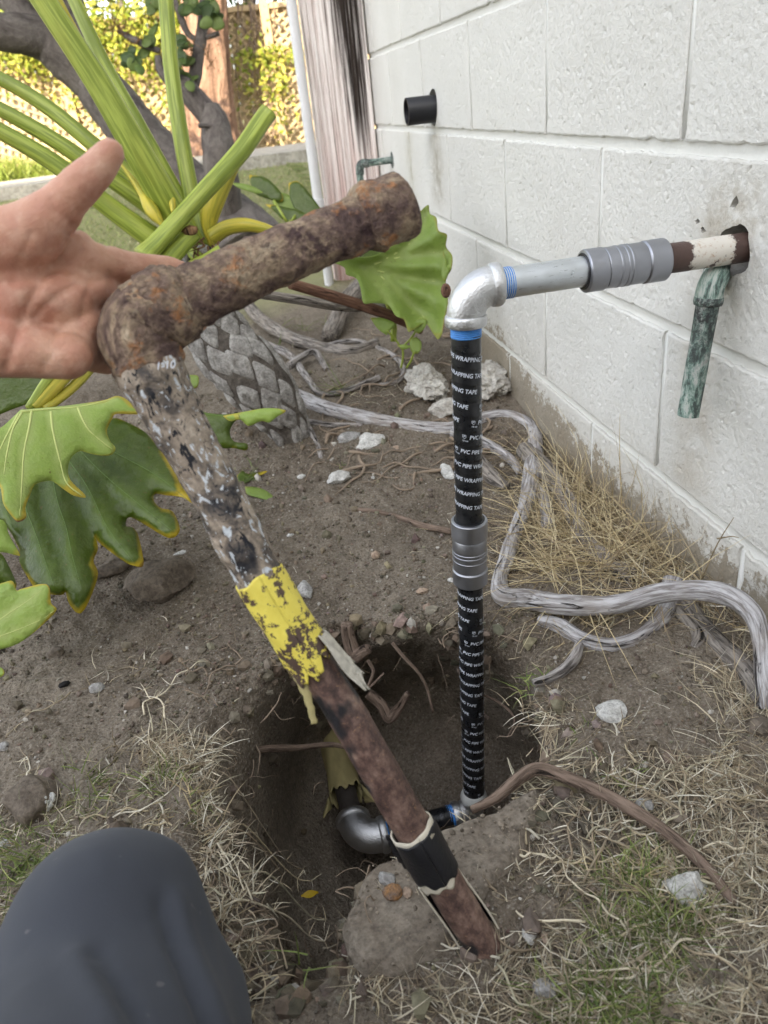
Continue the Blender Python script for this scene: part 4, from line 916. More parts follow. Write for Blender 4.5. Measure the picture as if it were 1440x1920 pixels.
for row in range(int(s_t[-1] / SP) + 1):
    for c_ in range(NC):
        th0 = 2 * math.pi * (c_ + (row % 2) * .5) / NC + rng.normal(0, .12); s0 = row * SP + rng.normal(0, .005); 
        if s0 > s_t[-1] - .01: continue
        rr_, na = 6, 22; hw = .95 * math.pi / NC * rng.uniform(.80, 1.08); hs = SP * 1.0 * rng.uniform(.80, 1.06)
        S_, TH_, O_ = [s0], [th0], [.0075]
        for ri in range(1, rr_ + 1):
            rho = ri / rr_
            for q in range(na):
                a_ = 2 * math.pi * q / na; e_ = (abs(math.cos(a_)) ** 1.12 + abs(math.sin(a_)) ** 1.12) ** (-1 / 1.12) * (1 + .05 * math.sin(2 * a_ + row * 1.7 + c_))
                S_.append(s0 + hs * rho * e_ * math.sin(a_)); TH_.append(th0 + hw * rho * e_ * math.cos(a_))
                O_.append(.0062 * (1 - rho ** 3) - .0045 * math.exp(-((rho - .12) / .10) ** 2) + .0012 * math.exp(-((rho - .32) / .07) ** 2) - (.006 if ri == rr_ else 0))
        V = on_trunk(np.clip(S_, 0, s_t[-1]), np.array(TH_), np.array(O_) + fbm(np.c_[S_, TH_, O_] * [1, .07, 1] + row, 70, 3) * .0022)
        Fc = [(0, 1 + q, 1 + (q + 1) % na) for q in range(na)]
        for ri in range(rr_ - 1):
            for q in range(na): b0 = 1 + ri * na; Fc.append((b0 + q, b0 + na + q, b0 + na + (q + 1) % na, b0 + (q + 1) % na))
        g = Geo(); g.add(V, Fc, np.c_[(np.array(TH_) - th0) * .07, (np.array(S_) - s0), np.array(O_)] + [row * .3, c_ * .3, 0]); obj('leaf_scar', g, M['scar'], PH)
# petioles
def pet(pxs, mat='petiole', groove=.0, name='petiole', n=16, cut=False):
    p = crom(pxs, 7); pp = np.array([P(q[0], q[1], q[2]) for q in p]); rr = np.array([pw(q[3], q[2]) for q in p])
    g = Geo(); tube(g, pp, rr, n, True, (lambda tc, th, s: -groove * np.exp(-((th - .0 - 6.2832 * (th > 3.1416)) / .5) ** 2) + fbm(tc * [1, 1, .1], 60, 2) * .0008), up=-R[2]); return obj(name, g, M[mat], PH)
pet([(372, 470, 1.44, 40), (330, 410, 1.40, 56), (270, 305, 1.34, 54), (180, 150, 1.28, 48), (62, -30, 1.22, 44), (0, -140, 1.2, 42)], groove=.003)
pet([(375, 465, 1.46, 34), (345, 400, 1.45, 40), (265, 250, 1.42, 34), (190, 110, 1.40, 26), (125, -30, 1.38, 24), (80, -120, 1.36, 22)], groove=.003)
pet([(300, 330, 1.36, 16), (215, 190, 1.31, 15), (150, 75, 1.27, 14), (105, -10, 1.25, 13), (60, -100, 1.24, 13)], mat='petiole_y')
pet([(385, 465, 1.45, 34), (362, 380, 1.44, 32), (338, 250, 1.43, 31), (320, 120, 1.42, 29), (309, -30, 1.41, 28), (300, -140, 1.40, 27)], groove=.003)
pet([(360, 480, 1.44, 46), (300, 455, 1.40, 44), (200, 385, 1.36, 38), (100, 305, 1.32, 34), (-20, 235, 1.28, 30), (-160, 160, 1.24, 28)], groove=.002)
pet([(350, 440, 1.46, 40), (300, 400, 1.42, 36), (200, 330, 1.38, 32), (100, 262, 1.35, 30), (-20, 195, 1.32, 27), (-160, 130, 1.3, 25)], groove=.002)
pet([(350, 420, 1.47, 36), (300, 375, 1.45, 33), (180, 275, 1.42, 30), (80, 195, 1.40, 28), (-20, 138, 1.38, 25), (-160, 80, 1.36, 24)], groove=.002)
pet([(268, 482, 1.30, 40), (300, 450, 1.31, 34), (380, 362, 1.33, 34), (450, 285, 1.35, 35), (492, 225, 1.36, 34), (505, 208, 1.36, 33)], groove=.004, name='cut_petiole')
pet([(398, 462, 1.44, 12), (392, 420, 1.43, 30), (400, 380, 1.42, 40), (425, 325, 1.41, 36), (460, 270, 1.40, 18), (488, 232, 1.40, 8)], mat='petiole_y', groove=.003, name='petiole_sheath')
pet([(398, 445, 1.42, 30), (425, 428, 1.41, 28), (460, 422, 1.40, 26), (495, 428, 1.40, 20), (520, 436, 1.40, 14)], mat='petiole_y')
pet([(308, 498, 1.33, 38), (335, 465, 1.34, 34), (362, 438, 1.35, 32)], name='cut_petiole')
pet([(358, 500, 1.36, 22), (385, 488, 1.36, 22), (415, 470, 1.36, 23)], name='cut_petiole')
pet([(345, 455, 1.42, 26), (365, 478, 1.40, 24), (380, 490, 1.40, 20)], name='cut_petiole')
pet([(308, 425, 1.36, 8), (285, 395, 1.36, 26), (265, 360, 1.37, 16), (225, 305, 1.38, 5)], mat='petiole_y', name='petiole_sheath')
pet([(325, 400, 1.36, 8), (318, 360, 1.37, 18), (285, 300, 1.38, 6)], mat='petiole_y', name='petiole_sheath')
for i in range(16):
    x = 355 + rng.random() * 60; y = 445 + rng.random() * 40
    pet([(x, y, 1.38, 5), (x + rng.normal(0, 14), y + 12, 1.37, 4), (x + rng.normal(6, 20), y + 22, 1.37, 2)], mat='sheath', name='dry_fibre', n=6)
# dark petiole scar mark on a stub
g = Geo(); V, Fc = ico(2); c0 = P(357, 432, 1.333); g.add(c0 + V * [.014, .008, .010] * (1 + fbm(V, 3, 3)[:, None] * .5), Fc); obj('dried_stub', g, M['sheath'], PH)
# low leaves: petioles pass behind the hand
pet([(330, 500, 1.36, 30), (230, 580, 1.18, 28), (120, 705, 1.03, 28), (62, 768, .985, 26)], mat='petiole_y')
pet([(310, 500, 1.36, 24), (190, 590, 1.14, 22), (105, 690, 1.02, 18), (55, 765, .98, 16)])
pet([(330, 520, 1.36, 24), (240, 600, 1.22, 22), (150, 712, 1.06, 20), (85, 768, .99, 16)], mat='petiole_y')
A = C3([(100, 330), (200, 322), (300, 313), (380, 303), (500, 285), (570, 264), (640, 300), (690, 345), (640, 352), (560, 350), (540, 375), (515, 430), (530, 480), (557, 515), (535, 548), (480, 550), (430, 540), (385, 529), (345, 560), (327, 610), (340, 670), (415, 748), (360, 745), (310, 715), (270, 685), (240, 672), (170, 690), (145, 740), (122, 800), (125, 850), (85, 870), (50, 835), (15, 780), (0, 700), (-60, 640), (-120, 560), (-90, 470), (0, 420), (50, 378)])
leaf('leaf', A, .955, 'leaf_light', PH, [C3([(100, 340), (200, 330), (380, 315), (560, 275)]), C3([(152, 340), (140, 420), (115, 540), (105, 700), (95, 840)]), C3([(245, 340), (255, 430), (285, 560), (320, 680), (395, 745)]), C3([(375, 320), (400, 380), (440, 440), (540, 520)]), C3([(105, 345), (60, 430), (30, 560), (20, 640)]), C3([(90, 350), (40, 440), (-20, 560)])], tilt=(.0003, -.0002), rip=.005, curl=.006, vr=.0018, edge_w=16)
Bo = C3([(330, 470), (440, 420), (545, 372), (620, 395), (700, 440), (770, 520), (830, 600), (870, 690), (932, 782), (880, 752), (800, 742), (748, 735), (742, 770), (775, 805), (832, 822), (866, 905), (838, 946), (790, 938), (680, 872), (622, 848), (606, 890), (642, 900), (668, 945), (692, 1078), (640, 1080), (590, 1055), (480, 972), (460, 938), (472, 1000), (450, 1060), (472, 1120), (442, 1220), (402, 1300), (370, 1308), (332, 1260), (318, 1210), (300, 1222), (250, 1220), (180, 1200), (130, 1130), (95, 1062), (92, 1000), (30, 890), (-40, 860), (-60, 760), (0, 640), (120, 540)])
leaf('leaf', Bo, 1.0, 'leaf_dark', PH, [C3([(240, 560), (275, 760), (320, 900), (350, 1040), (390, 1180)]), C3([(300, 530), (420, 700), (520, 900), (640, 1060)]), C3([(360, 500), (500, 640), (640, 760), (840, 920)]), C3([(420, 470), (600, 560), (760, 650), (900, 760)]), C3([(180, 600), (120, 760), (180, 950), (260, 1180)]), C3([(120, 620), (20, 740), (60, 900)])], tilt=(.0000, -.0005), rip=-.020, curl=.008, vr=.0009, edge_w=26, wave=.006)
leaf('leaf', C3([(955, 332), (1000, 345), (1090, 352), (1200, 335), (1290, 323), (1376, 334), (1330, 365), (1296, 390), (1260, 385), (1200, 406), (1150, 374), (1108, 430), (1128, 482), (1190, 494), (1188, 525), (1130, 515), (1060, 508), (1000, 420), (900, 330)]), 1.08, 'leaf_dark', PH, [C3([(960, 345), (1090, 360), (1230, 350), (1360, 335)])], rip=.004, curl=.006, edge_w=14, step=9)
leaf('leaf', C3([(1075, 360), (1200, 335), (1290, 322), (1378, 333), (1330, 368), (1298, 392), (1262, 384), (1200, 408), (1160, 378), (1110, 385)]), 1.07, 'leaf_light', PH, [], rip=.002, curl=.004, edge_w=12, step=9)
leaf('leaf', C3([(-120, 1190), (0, 1168), (58, 1155), (80, 1200), (106, 1193), (200, 1170), (238, 1185), (246, 1260), (272, 1297), (200, 1372), (100, 1450), (0, 1485), (-120, 1490)]), .90, 'leaf_light', PH, [C3([(-100, 1410), (0, 1340), (120, 1260), (200, 1200)]), C3([(-60, 1440), (60, 1400), (200, 1340), (262, 1298)])], rip=.003, curl=.004, vr=.0007, edge_w=8)
leaf('leaf', C3([(-80, 850), (0, 858), (28, 880), (45, 935), (95, 1025), (80, 1032), (30, 1018), (-60, 1000)]), .98, 'leaf_light', PH, [], rip=.003, curl=.004, edge_w=12)
leaf('leaf', C3([(-90, 1000), (0, 1020), (40, 1080), (76, 1160), (70, 1192), (20, 1180), (-80, 1190)]), .94, 'leaf_dark', PH, [], rip=.003, curl=.004, edge_w=12)
leaf('leaf', [(-40, 1245), (2, 1252), (4, 1268), (-40, 1280)], .9, 'leaf_light', PH, [], step=6)
leaf('leaf', [(345, 705), (358, 703), (372, 706), (369, 727), (347, 726)], 1.2, 'leaf_mid', PH, [], step=6, edge_w=3)
leaf('leaf', [(-60, 700), (40, 695), (110, 720), (90, 740), (30, 765), (-60, 790)], 1.12, 'leaf_dark', PH, [], step=12)

# leaf by the wall, its own plant
PW = thing('wall_philodendron', gp(735, 640), 'pale green lobed leaf drooping beside the white block wall', 'plant')
RL = [(625, 492), (650, 480), (690, 482), (722, 470), (745, 452), (770, 440), (782, 415), (788, 398), (803, 384), (806, 400), (818, 408), (822, 432), (838, 440), (836, 462), (848, 480), (846, 505), (836, 525), (840, 560), (836, 590), (830, 622), (822, 636), (812, 625), (798, 606), (780, 615), (766, 622), (758, 600), (742, 592), (728, 572), (700, 568), (682, 568), (676, 540), (668, 522), (650, 515), (646, 502)]
lf = leaf('leaf', RL, 1.52, 'leaf_mid', PW, [[(690, 500), (740, 540), (790, 590), (822, 625)], [(700, 505), (760, 520), (830, 530)], [(680, 500), (760, 480), (838, 470)], [(700, 498), (770, 455), (802, 395)], [(685, 510), (710, 540), (730, 570)]], rip=.045, curl=-.02, tilt=(.0002, -.0002), step=9, vr=.0019, edge_w=9, wave=.05)
leaf('leaf', [(660, 440), (700, 425), (745, 415), (790, 395), (800, 430), (822, 470), (815, 520), (770, 540), (720, 520), (680, 490)], 1.62, 'leaf_dark', PW, [[(690, 450), (740, 470), (800, 500)]], step=10, rip=.02, wave=.03, edge_w=6)
leaf('leaf', [(765, 400), (780, 392), (792, 420), (800, 455), (812, 500), (800, 520), (785, 480), (775, 440)], 1.56, 'leaf_mid', PW, [], step=8, wave=.012, curl=.01, edge_w=6)
g = Geo(); p = crom([P(700, 500, 1.53), P(735, 590, 1.58), P(738, 640, 1.60)], 5); tube(g, p, .007, 10); obj('petiole', g, M['petiole'], PW)
leaf('leaf', [(831, 470), (838, 490), (842, 508), (834, 528), (828, 515), (829, 490)], 1.49, 'leaf_mid', PW, [], step=6)
g = Geo(); V, Fc = ico(2); g.add(P(836, 545, 1.30) + V * [.009, .009, .013], Fc); obj('bud', g, M['stick'], PW)
# dark leaves further back by the downspout
PB = thing('shrub', gp(560, 470), 'small dark leafy shrub on the lawn behind the rusty pipe', 'shrub')
for ol, mt in [([(475, 335), (500, 340), (520, 360), (521, 372), (500, 368), (482, 358)], 'leaf_dark'), ([(440, 345), (465, 348), (485, 358), (478, 360), (455, 354)], 'leaf_mid'), ([(515, 372), (535, 368), (555, 385), (560, 400), (535, 395), (520, 385)], 'leaf_mid'),
               ([(548, 352), (562, 350), (580, 370), (598, 398), (580, 400), (560, 392), (550, 372)], 'leaf_dark'), ([(510, 388), (530, 390), (560, 398), (580, 410), (575, 416), (540, 412), (525, 400)], 'leaf_dark'), ([(545, 405), (575, 398), (600, 402), (590, 418), (560, 420)], 'leaf_mid')]:
    ol = np.array(ol, float); ol = (ol - ol.mean(0)) * 1.35 + ol.mean(0)
    leaf('leaf', ol, 2.3 + rng.random() * .1, mt, PB, [], step=7, edge_w=4, rip=.01, thick=.0015)
for q in [(505, 362), (560, 392), (545, 408)]:
    g = Geo(); tube(g, crom([P(q[0], q[1], 2.35), P(545, 430, 2.4), gp(560, 470)], 5), .004, 8); obj('stem', g, M['petiole'], PB)
# clover-like seedling by the riser
SD = thing('seedling', gp(752, 690), 'young round leaved green seedling under the pale philodendron leaf', 'plant')
for ol in [[(694, 596), (715, 596), (738, 604), (740, 612), (728, 622), (725, 628), (708, 616)], [(770, 612), (785, 598), (800, 600), (798, 612), (790, 622), (782, 625)], [(768, 636), (780, 632), (790, 642), (788, 658), (778, 664), (769, 655)], [(743, 648), (758, 646), (770, 650), (758, 655)]]:
    leaf('leaf', ol, 1.50 + rng.random() * .03, 'leaf_mid', SD, [], step=6, edge_w=2, rip=.003)
for a_, b_ in [((726, 620), (754, 655)), ((780, 620), (756, 650)), ((776, 660), (762, 690)), ((755, 650), (752, 690))]:
    g = Geo(); tube(g, crom([P(*a_, 1.51), P((a_[0] + b_[0]) / 2 + 2, (a_[1] + b_[1]) / 2, 1.52), P(*b_, 1.53)], 5), .0022, 7); obj('stem', g, M['petiole'], SD)
# severed leaf scraps lying on the dirt
def gleaf(ol, label, mat, lift=.012):
    c0 = np.mean(ol, 0); q = gp(*c0); dd = depth(q); o = leaf('leaf_scrap', ol, dd - lift, mat, None, [], step=7, edge_w=5, tilt=(0, -.0006 * dd), rip=0, wave=.006); tag(o, label, 'leaf'); return o
gleaf(C3([(1180, 700), (1240, 705), (1290, 725), (1333, 765), (1300, 768), (1230, 750), (1190, 735)]), 'green leaf scrap lying right of the flecked old pipe, lower of two', 'leaf_mid')
gleaf(C3([(1140, 650), (1170, 625), (1200, 640), (1290, 625), (1240, 655), (1160, 690)]), 'dull folded leaf scrap just above the green scrap', 'leaf_dark')

# ------------------------------------------------------------------ roots
RK = {}
def root(pxs, label, mat='root', name='root', per=7, n=16, amp=.10, lift=0.0, rough=True, cat='root'):
    """pxs rows: px, py, width px, lift above ground or -depth; depth None -> on the ground"""
    rows = []
    for q in pxs:
        if len(q) > 3 and q[3] is not None and q[3] < 0: p = P(q[0], q[1], -q[3])
        else: p = gp(q[0], q[1])
        r = .83 * q[2] * depth(p) / F / 2
        if not (len(q) > 3 and q[3] is not None and q[3] < 0): p = p + [0, 0, r * .55 + lift + (q[3] if len(q) > 3 and q[3] else 0)]
        if p[0] > -r * 1.02: p = p * 1.0; p[0] = -r * 1.02
        rows.append(np.r_[p, r])
    c = crom(np.array(rows), per); g = Geo(); seed = pxs[0][0] * .01
    nb = int(seed * 100) % 5
    tube(g, c[:, :3], c[:, 3], n, True, lambda tc, th, s: (fbm(tc * [1, 1, .3] + seed, 60, 4) * 2 * amp * c[:, 3].mean() + fbm(tc + seed, 13, 3) * .55 * amp * c[:, 3].mean() * 3) if rough else 0)
    o = obj(name, g, M[mat]); tag(o, label, cat); return o
root([(520, 738, 34), (560, 752, 36), (610, 772, 34), (680, 790, 33), (760, 805, 32), (830, 812, 34), (865, 805, 32), (905, 790, 28), (945, 783, 24), (985, 795, 24), (1003, 815, 28), (1003, 850, 36), (997, 900, 40), (988, 945, 36), (968, 1000, 32), (950, 1055, 34), (937, 1095, 36), (944, 1126, 44), (985, 1132, 46), (1040, 1132, 46, -.94), (1100, 1136, 46, -.92), (1160, 1132, 46, -.90), (1230, 1114, 48, -.875), (1300, 1106, 48, -.85), (1365, 1116, 48, -.825), (1410, 1150, 46, -.80), (1428, 1200, 42, -.785), (1432, 1260, 42, -.775), (1440, 1330, 40, -.765)], 'long cracked pale root running from the scarred trunk past the riser to the wall', 'root_pale', per=8, n=26)
root([(850, 815, 30), (885, 825, 26), (925, 845, 24), (960, 868, 22), (975, 890, 18)], 'short pale root forking behind the wrapped riser', 'root_pale')
root([(865, 835, 30), (890, 870, 40), (920, 900, 36), (950, 918, 20)], 'broad fibrous grey root slab right of the riser', 'root_dark', n=20)
root([(1012, 1168, 26), (1050, 1180, 34), (1090, 1203, 34), (1140, 1216, 34), (1185, 1206, 34), (1225, 1180, 36), (1250, 1150, 44), (1262, 1122, 50, .02)], 'pale root curving in a U below the arching pale root', 'root_pale', per=8, n=22)
root([(1086, 1214, 22), (1076, 1240, 26), (1055, 1262, 26), (1025, 1278, 24), (1000, 1286, 22)], 'short broken root stub below the U shaped root', 'root', per=8, n=18)
root([(985, 850, 44), (1020, 890, 48), (1055, 930, 48), (1080, 975, 46), (1098, 1020, 42), (1140, 1060, 42), (1190, 1090, 44)], 'half buried weathered root with peeling bark along the wall', 'root_dark', per=7, n=20, lift=-.004)
root([(1270, 1130, 44, .004), (1310, 1170, 44), (1350, 1215, 46), (1395, 1260, 56), (1440, 1320, 60)], 'dull brown root under the arching pale root beside the wall', 'root_dark', per=7, n=20, lift=-.003)
root([(1030, 1000, 34), (1025, 960, 30), (1015, 920, 28)], 'pale knotted root end among straw', 'root', per=7)
root([(1250, 1130, 30), (1285, 1165, 30), (1310, 1200, 30), (1300, 1220, 18)], 'stubby root prong under the arching root', 'root_dark', per=6)
root([(885, 1530, 20, .006), (930, 1510, 24, .008), (975, 1480, 27, .013), (1010, 1468, 29, .016), (1060, 1480, 30, .013), (1130, 1508, 30, .011), (1200, 1548, 30, .011), (1260, 1590, 30, .010), (1320, 1640, 28, .008), (1378, 1700, 24, .001)], 'long smooth brown root crossing the grass at lower right', 'root_brown', per=8, n=18)
root([(655, 958, 10), (690, 962, 14), (740, 972, 15), (790, 988, 15), (850, 1000, 14)], 'thin brown root lying on bare dirt left of the coupling', 'root_brown')
root([(575, 800, 16), (590, 825, 14), (600, 850, 12), (602, 862, 8)], 'small grey root hanging below the pale root', 'root')
root([(455, 590, 26, .06), (490, 620, 28, .03), (540, 645, 28, .015), (600, 656, 26), (660, 664, 26), (710, 650, 26)], 'smooth grey root passing behind the scarred trunk', 'root_dark')
root([(560, 790, 14), (620, 800, 14), (680, 800, 12)], 'slim root under the long pale root', 'root')
root([(505, 665, 18, .02), (545, 680, 18, .015), (575, 715, 16, .01), (600, 740, 14), (640, 738, 14), (690, 720, 14), (712, 712, 14)], 'grey crooked root beside the trunk', 'root')
root([(545, 705, 18, .02), (570, 690, 16, .025), (595, 680, 15, .022), (615, 700, 12)], 'hooked grey root next to the trunk', 'root')
root([(600, 655, 11), (660, 648, 11, .01), (710, 655, 11), (745, 675, 12), (757, 700, 13), (745, 718, 12), (710, 725, 9)], 'looping pale root near the seedling', 'root')
root([(620, 640, 40), (650, 600, 40, .03), (690, 560, 34, .05), (720, 520, 28, .08)], 'dark root rising behind the two sticks', 'root_dark')
root([(545, 532, 24, -1.40), (600, 548, 25, -1.45), (670, 570, 25, -1.50), (740, 595, 24, -1.54), (790, 620, 16, -1.58)], 'red brown stick reaching toward the pale leaf', 'stick', 'stick', n=14, amp=.03, cat='stick')
root([(490, 552, 22, -1.46), (560, 562, 22, -1.50), (640, 575, 21, -1.55), (720, 575, 18, -1.60)], 'grey stick lying under the red brown one', 'root_dark', 'stick', n=14, amp=.03, cat='stick')
# roots in the pit
def rootd(rows, label, mat='root_brown', **k): return root([(x, y, w_, -d_) for x, y, w_, d_ in rows], label, mat, **k)
rootd([(448, 1412, 12, .93), (500, 1404, 15, .96), (560, 1402, 15, 1.0), (620, 1396, 13, 1.04), (660, 1404, 10, 1.05)], 'thin root bridging the left side of the pit')
rootd([(650, 1170, 26, 1.02), (655, 1200, 30, 1.03), (668, 1228, 34, 1.03), (690, 1216, 24, 1.01)], 'broken root knuckle at the back edge of the pit')
rootd([(690, 1300, 24, 1.06), (715, 1322, 26, 1.06), (730, 1345, 30, 1.06), (750, 1325, 20, 1.05), (765, 1300, 12, 1.03)], 'forked root protruding in the pit behind the bare pipe')
rootd([(735, 1205, 8, .99), (760, 1235, 9, .985), (785, 1262, 8, .985), (800, 1290, 8, .99), (812, 1335, 6, 1.0)], 'pale rootlet hanging down the back face of the pit')
rootd([(690, 1238, 8, 1.0), (700, 1260, 8, 1.0), (690, 1290, 7, 1.0), (720, 1262, 5, 1.0)], 'fine curled rootlet behind the yellow coat')
rootd([(612, 1205, 9, 1.01), (606, 1240, 10, 1.01), (615, 1280, 8, 1.02), (608, 1320, 5, 1.03)], 'thin root dangling at the back left of the pit')
rootd([(900, 1300, 6, 1.02), (940, 1320, 7, 1.0), (965, 1350, 6, .98), (950, 1385, 4, .98)], 'thin root crossing behind the wrapped riser in the pit')
# countless thin rootlets
g = Geo()
rb = np.vstack([rim, rim[:1]])
for _ in range(150):        # torn ends hanging out of the pit walls
    k = rng.integers(len(rim)); c_ = rim.mean(0); p0 = np.array([*(rim[k] + (c_ - rim[k]) * rng.uniform(-.02, .12)), 0.0]); dep_ = rng.uniform(.03, .22)
    inw = np.array([*(c_ - rim[k]), 0]); inw /= np.linalg.norm(inw); uc = undercut(p0[:1], p0[1:2], np.array([dep_])); p0 = np.array([uc[0][0], uc[1][0], float(gbase(p0[0], p0[1])) - dep_])
    pt = [p0 - inw * .02]; dr = inw * .8 + rng.normal(0, .5, 3)
    for q in range(6): dr = dr * .75 + rng.normal(0, .45, 3) + [0, 0, -.12]; pt.append(pt[-1] + dr / np.linalg.norm(dr) * rng.uniform(.005, .016))
    cc = crom(pt, 2); tube(g, cc, np.linspace(rng.uniform(.0006, .0016), .0003, len(cc)), 4)
for _ in range(150):
    x, y = (rng.uniform(390, 700), rng.uniform(1180, 1780)) if rng.random() < .62 else (rng.uniform(700, 1000), rng.uniform(1180, 1420))
    p0 = gp(x, y); dep_ = float(pit_depth(np.array([p0[0]]), np.array([p0[1]]))[0])
    st = np.array([p0[0], p0[1], p0[2] + .004 - dep_]); pt = [st]; dr = rng.normal(0, 1, 3); dr[2] = -abs(dr[2]) * .2
    ok = True
    for k in range(7):
        dr = dr * .7 + rng.normal(0, .6, 3); s_ = pt[-1] + dr / np.linalg.norm(dr) * rng.uniform(.006, .014)
        gz = float(gbase(s_[0], s_[1])) - float(pit_depth(np.array([s_[0]]), np.array([s_[1]]))[0]); nz_ = max(min(s_[2], gz + .03), gz + .003)
        if abs(nz_ - pt[-1][2]) > .014: break
        s_[2] = nz_; pt.append(s_)
    if len(pt) < 4: continue
    tube(g, crom(pt, 2), np.linspace(.0011, .0005, len(crom(pt, 2))) * rng.uniform(.6, 1.3), 4)
for _ in range(70):
    x, y = rng.uniform(600, 1010), rng.uniform(600, 900); p0 = gp(x, y)
    if p0[0] > -.03: continue
    a_ = rng.uniform(0, 6.28); pt = [p0 + [0, 0, .002]]; L = rng.uniform(.05, .20)
    for k in range(6):
        a_ += rng.normal(0, .5); q_ = pt[-1] + np.array([math.cos(a_), math.sin(a_), 0]) * L / 6; q_[0] = min(q_[0], -.01); q_[2] = float(gbase(q_[0], q_[1])) + .002 + abs(rng.normal(0, .006)); pt.append(q_)
    cc = crom(pt, 3); tube(g, cc, np.linspace(rng.uniform(.0015, .0045), .0008, len(cc)), 6)
obj('rootlets', g, M['rootlet'], kind='stuff')
# ------------------------------------------------------------------ person: arm and hand, kneeling leg
def remesh(caps, voxel, name, smooth=6):
    """union of tapered capsules (p0, p1, r0, r1, flat axis or None) as one closed skin"""
    bm_v = []; bm_f = []; n0 = 0
    SV, SF = ico(3)
    for c in caps:
        p0, p1, r0, r1 = np.array(c[0], float), np.array(c[1], float), c[2], c[3]; fl = c[4] if len(c) > 4 else None
        L = np.linalg.norm(p1 - p0); k = max(2, int(L / (min(r0, r1) * .22)))
        for t in np.linspace(0, 1, k):
            V = SV * (r0 + (r1 - r0) * t)
            if fl is not None:
                ax, f = np.array(fl[0], float), fl[1]; ax = ax / np.linalg.norm(ax); V = V - np.outer(V @ ax, ax) * (1 - f)
            bm_v.append(V + p0 + (p1 - p0) * t); bm_f.append(SF + n0); n0 += len(V)
    V = np.concatenate(bm_v); Fc = np.concatenate(bm_f)
    me = bpy.data.meshes.new('tmp'); me.from_pydata(V.tolist(), [], Fc.tolist()); ob = bpy.data.objects.new('tmp', me); COL.objects.link(ob)
    md = ob.modifiers.new('r', 'REMESH'); md.mode = 'VOXEL'; md.voxel_size = voxel
    sm = ob.modifiers.new('s', 'SMOOTH'); sm.factor = .5; sm.iterations = smooth
    dg = bpy.context.evaluated_depsgraph_get(); ev = ob.evaluated_get(dg); m2 = bpy.data.meshes.new_from_object(ev)
    V = np.empty(len(m2.vertices) * 3); m2.vertices.foreach_get('co', V); V = V.reshape(-1, 3)
    Nn = np.empty(len(m2.vertices) * 3); m2.vertices.foreach_get('normal', Nn); Nn = Nn.reshape(-1, 3)
    Fc = [list(p.vertices) for p in m2.polygons]
    bpy.data.objects.remove(ob); bpy.data.meshes.remove(me); bpy.data.meshes.remove(m2); return V, Nn, Fc
def proj(V):
    Y = (V - CAM) @ R.T; return np.c_[720 + F * Y[:, 0] / Y[:, 2], 960 + F * Y[:, 1] / Y[:, 2], Y[:, 2]]
VD = R[2]
WR = P(-120, 575, .475); ELB = np.array([-1.02, -1.62, .50]); SHO = np.array([-.80, -2.06, .74])
flat = (VD, .72)
caps = [
 # palm rays from wrist to knuckles, thenar and hypothenar pads
 (P(-90, 490, .478), P(150, 482, .497), .0185, .0135), (P(-90, 540, .480), P(165, 545, .503), .0185, .0135), (P(-90, 590, .480), P(160, 610, .502), .0180, .0130), (P(-90, 635, .480), P(145, 660, .496), .0175, .0125),
 (P(-70, 490, .470), P(60, 435, .468), .024, .0195), (P(60, 435, .468), P(110, 392, .466), .0195, .0145), (P(-60, 650, .470), P(130, 668, .485), .0190, .0150), (P(20, 430, .474), P(145, 462, .494), .0150, .0110),
 (P(30, 560, .482), P(130, 560, .494), .022, .016),
 # thumb
 (P(98, 398, .466), P(152, 346, .460), .0135, .0122), (P(152, 346, .460), P(178, 322, .458), .0122, .0112), (P(178, 322, .458), P(207, 286, .456), .0112, .0090),
 # fingers closing behind the old pipe
 (P(150, 484, .497), P(235, 500, .522), .0128, .0112), (P(235, 500, .522), P(318, 506, .548), .0112, .0096), (P(318, 506, .548), P(372, 520, .558), .0094, .0076),
 (P(165, 545, .503), P(232, 562, .545), .0130, .0112), (P(232, 562, .545), P(315, 590, .566), .0112, .0096), (P(315, 590, .566), P(372, 605, .562), .0094, .0078),
 (P(160, 610, .502), P(218, 632, .548), .0126, .0108), (P(218, 628, .548), P(285, 645, .566), .0108, .0094), (P(285, 645, .566), P(318, 648, .562), .0092, .0076),
 (P(145, 660, .496), P(198, 678, .532), .0118, .0100), (P(195, 672, .532), P(240, 675, .556), .0096, .0084), (P(240, 675, .556), P(268, 675, .560), .0082, .0068),
 # wrist, forearm, upper arm
 (P(-70, 560, .480), WR, .030, .0275, flat), (WR, P(-420, 700, .475), .0275, .034, flat), (P(-420, 700, .475), ELB, .034, .042), (ELB, SHO, .042, .050)]
V, Nn, Fc = remesh(caps, .0026, 'person', 7)
pj = proj(V); facing = (Nn @ VD) < .15; handm = pj[:, 2] < .56
disp = np.zeros(len(V))
def crease(line, amp=.0011, sig=7):
    l = crom(np.array(line, float), 5); p = pj[:, :2]; dm = np.full(len(p), 1e9)
    for a, b in zip(l[:-1], l[1:]):
        e = b - a; t = np.clip(((p - a) @ e) / (e @ e + 1e-9), 0, 1); dm = np.minimum(dm, np.linalg.norm(p - a - t[:, None] * e, axis=1))
    return np.where(facing & handm, -amp * np.exp(-(dm / sig) ** 2), 0)
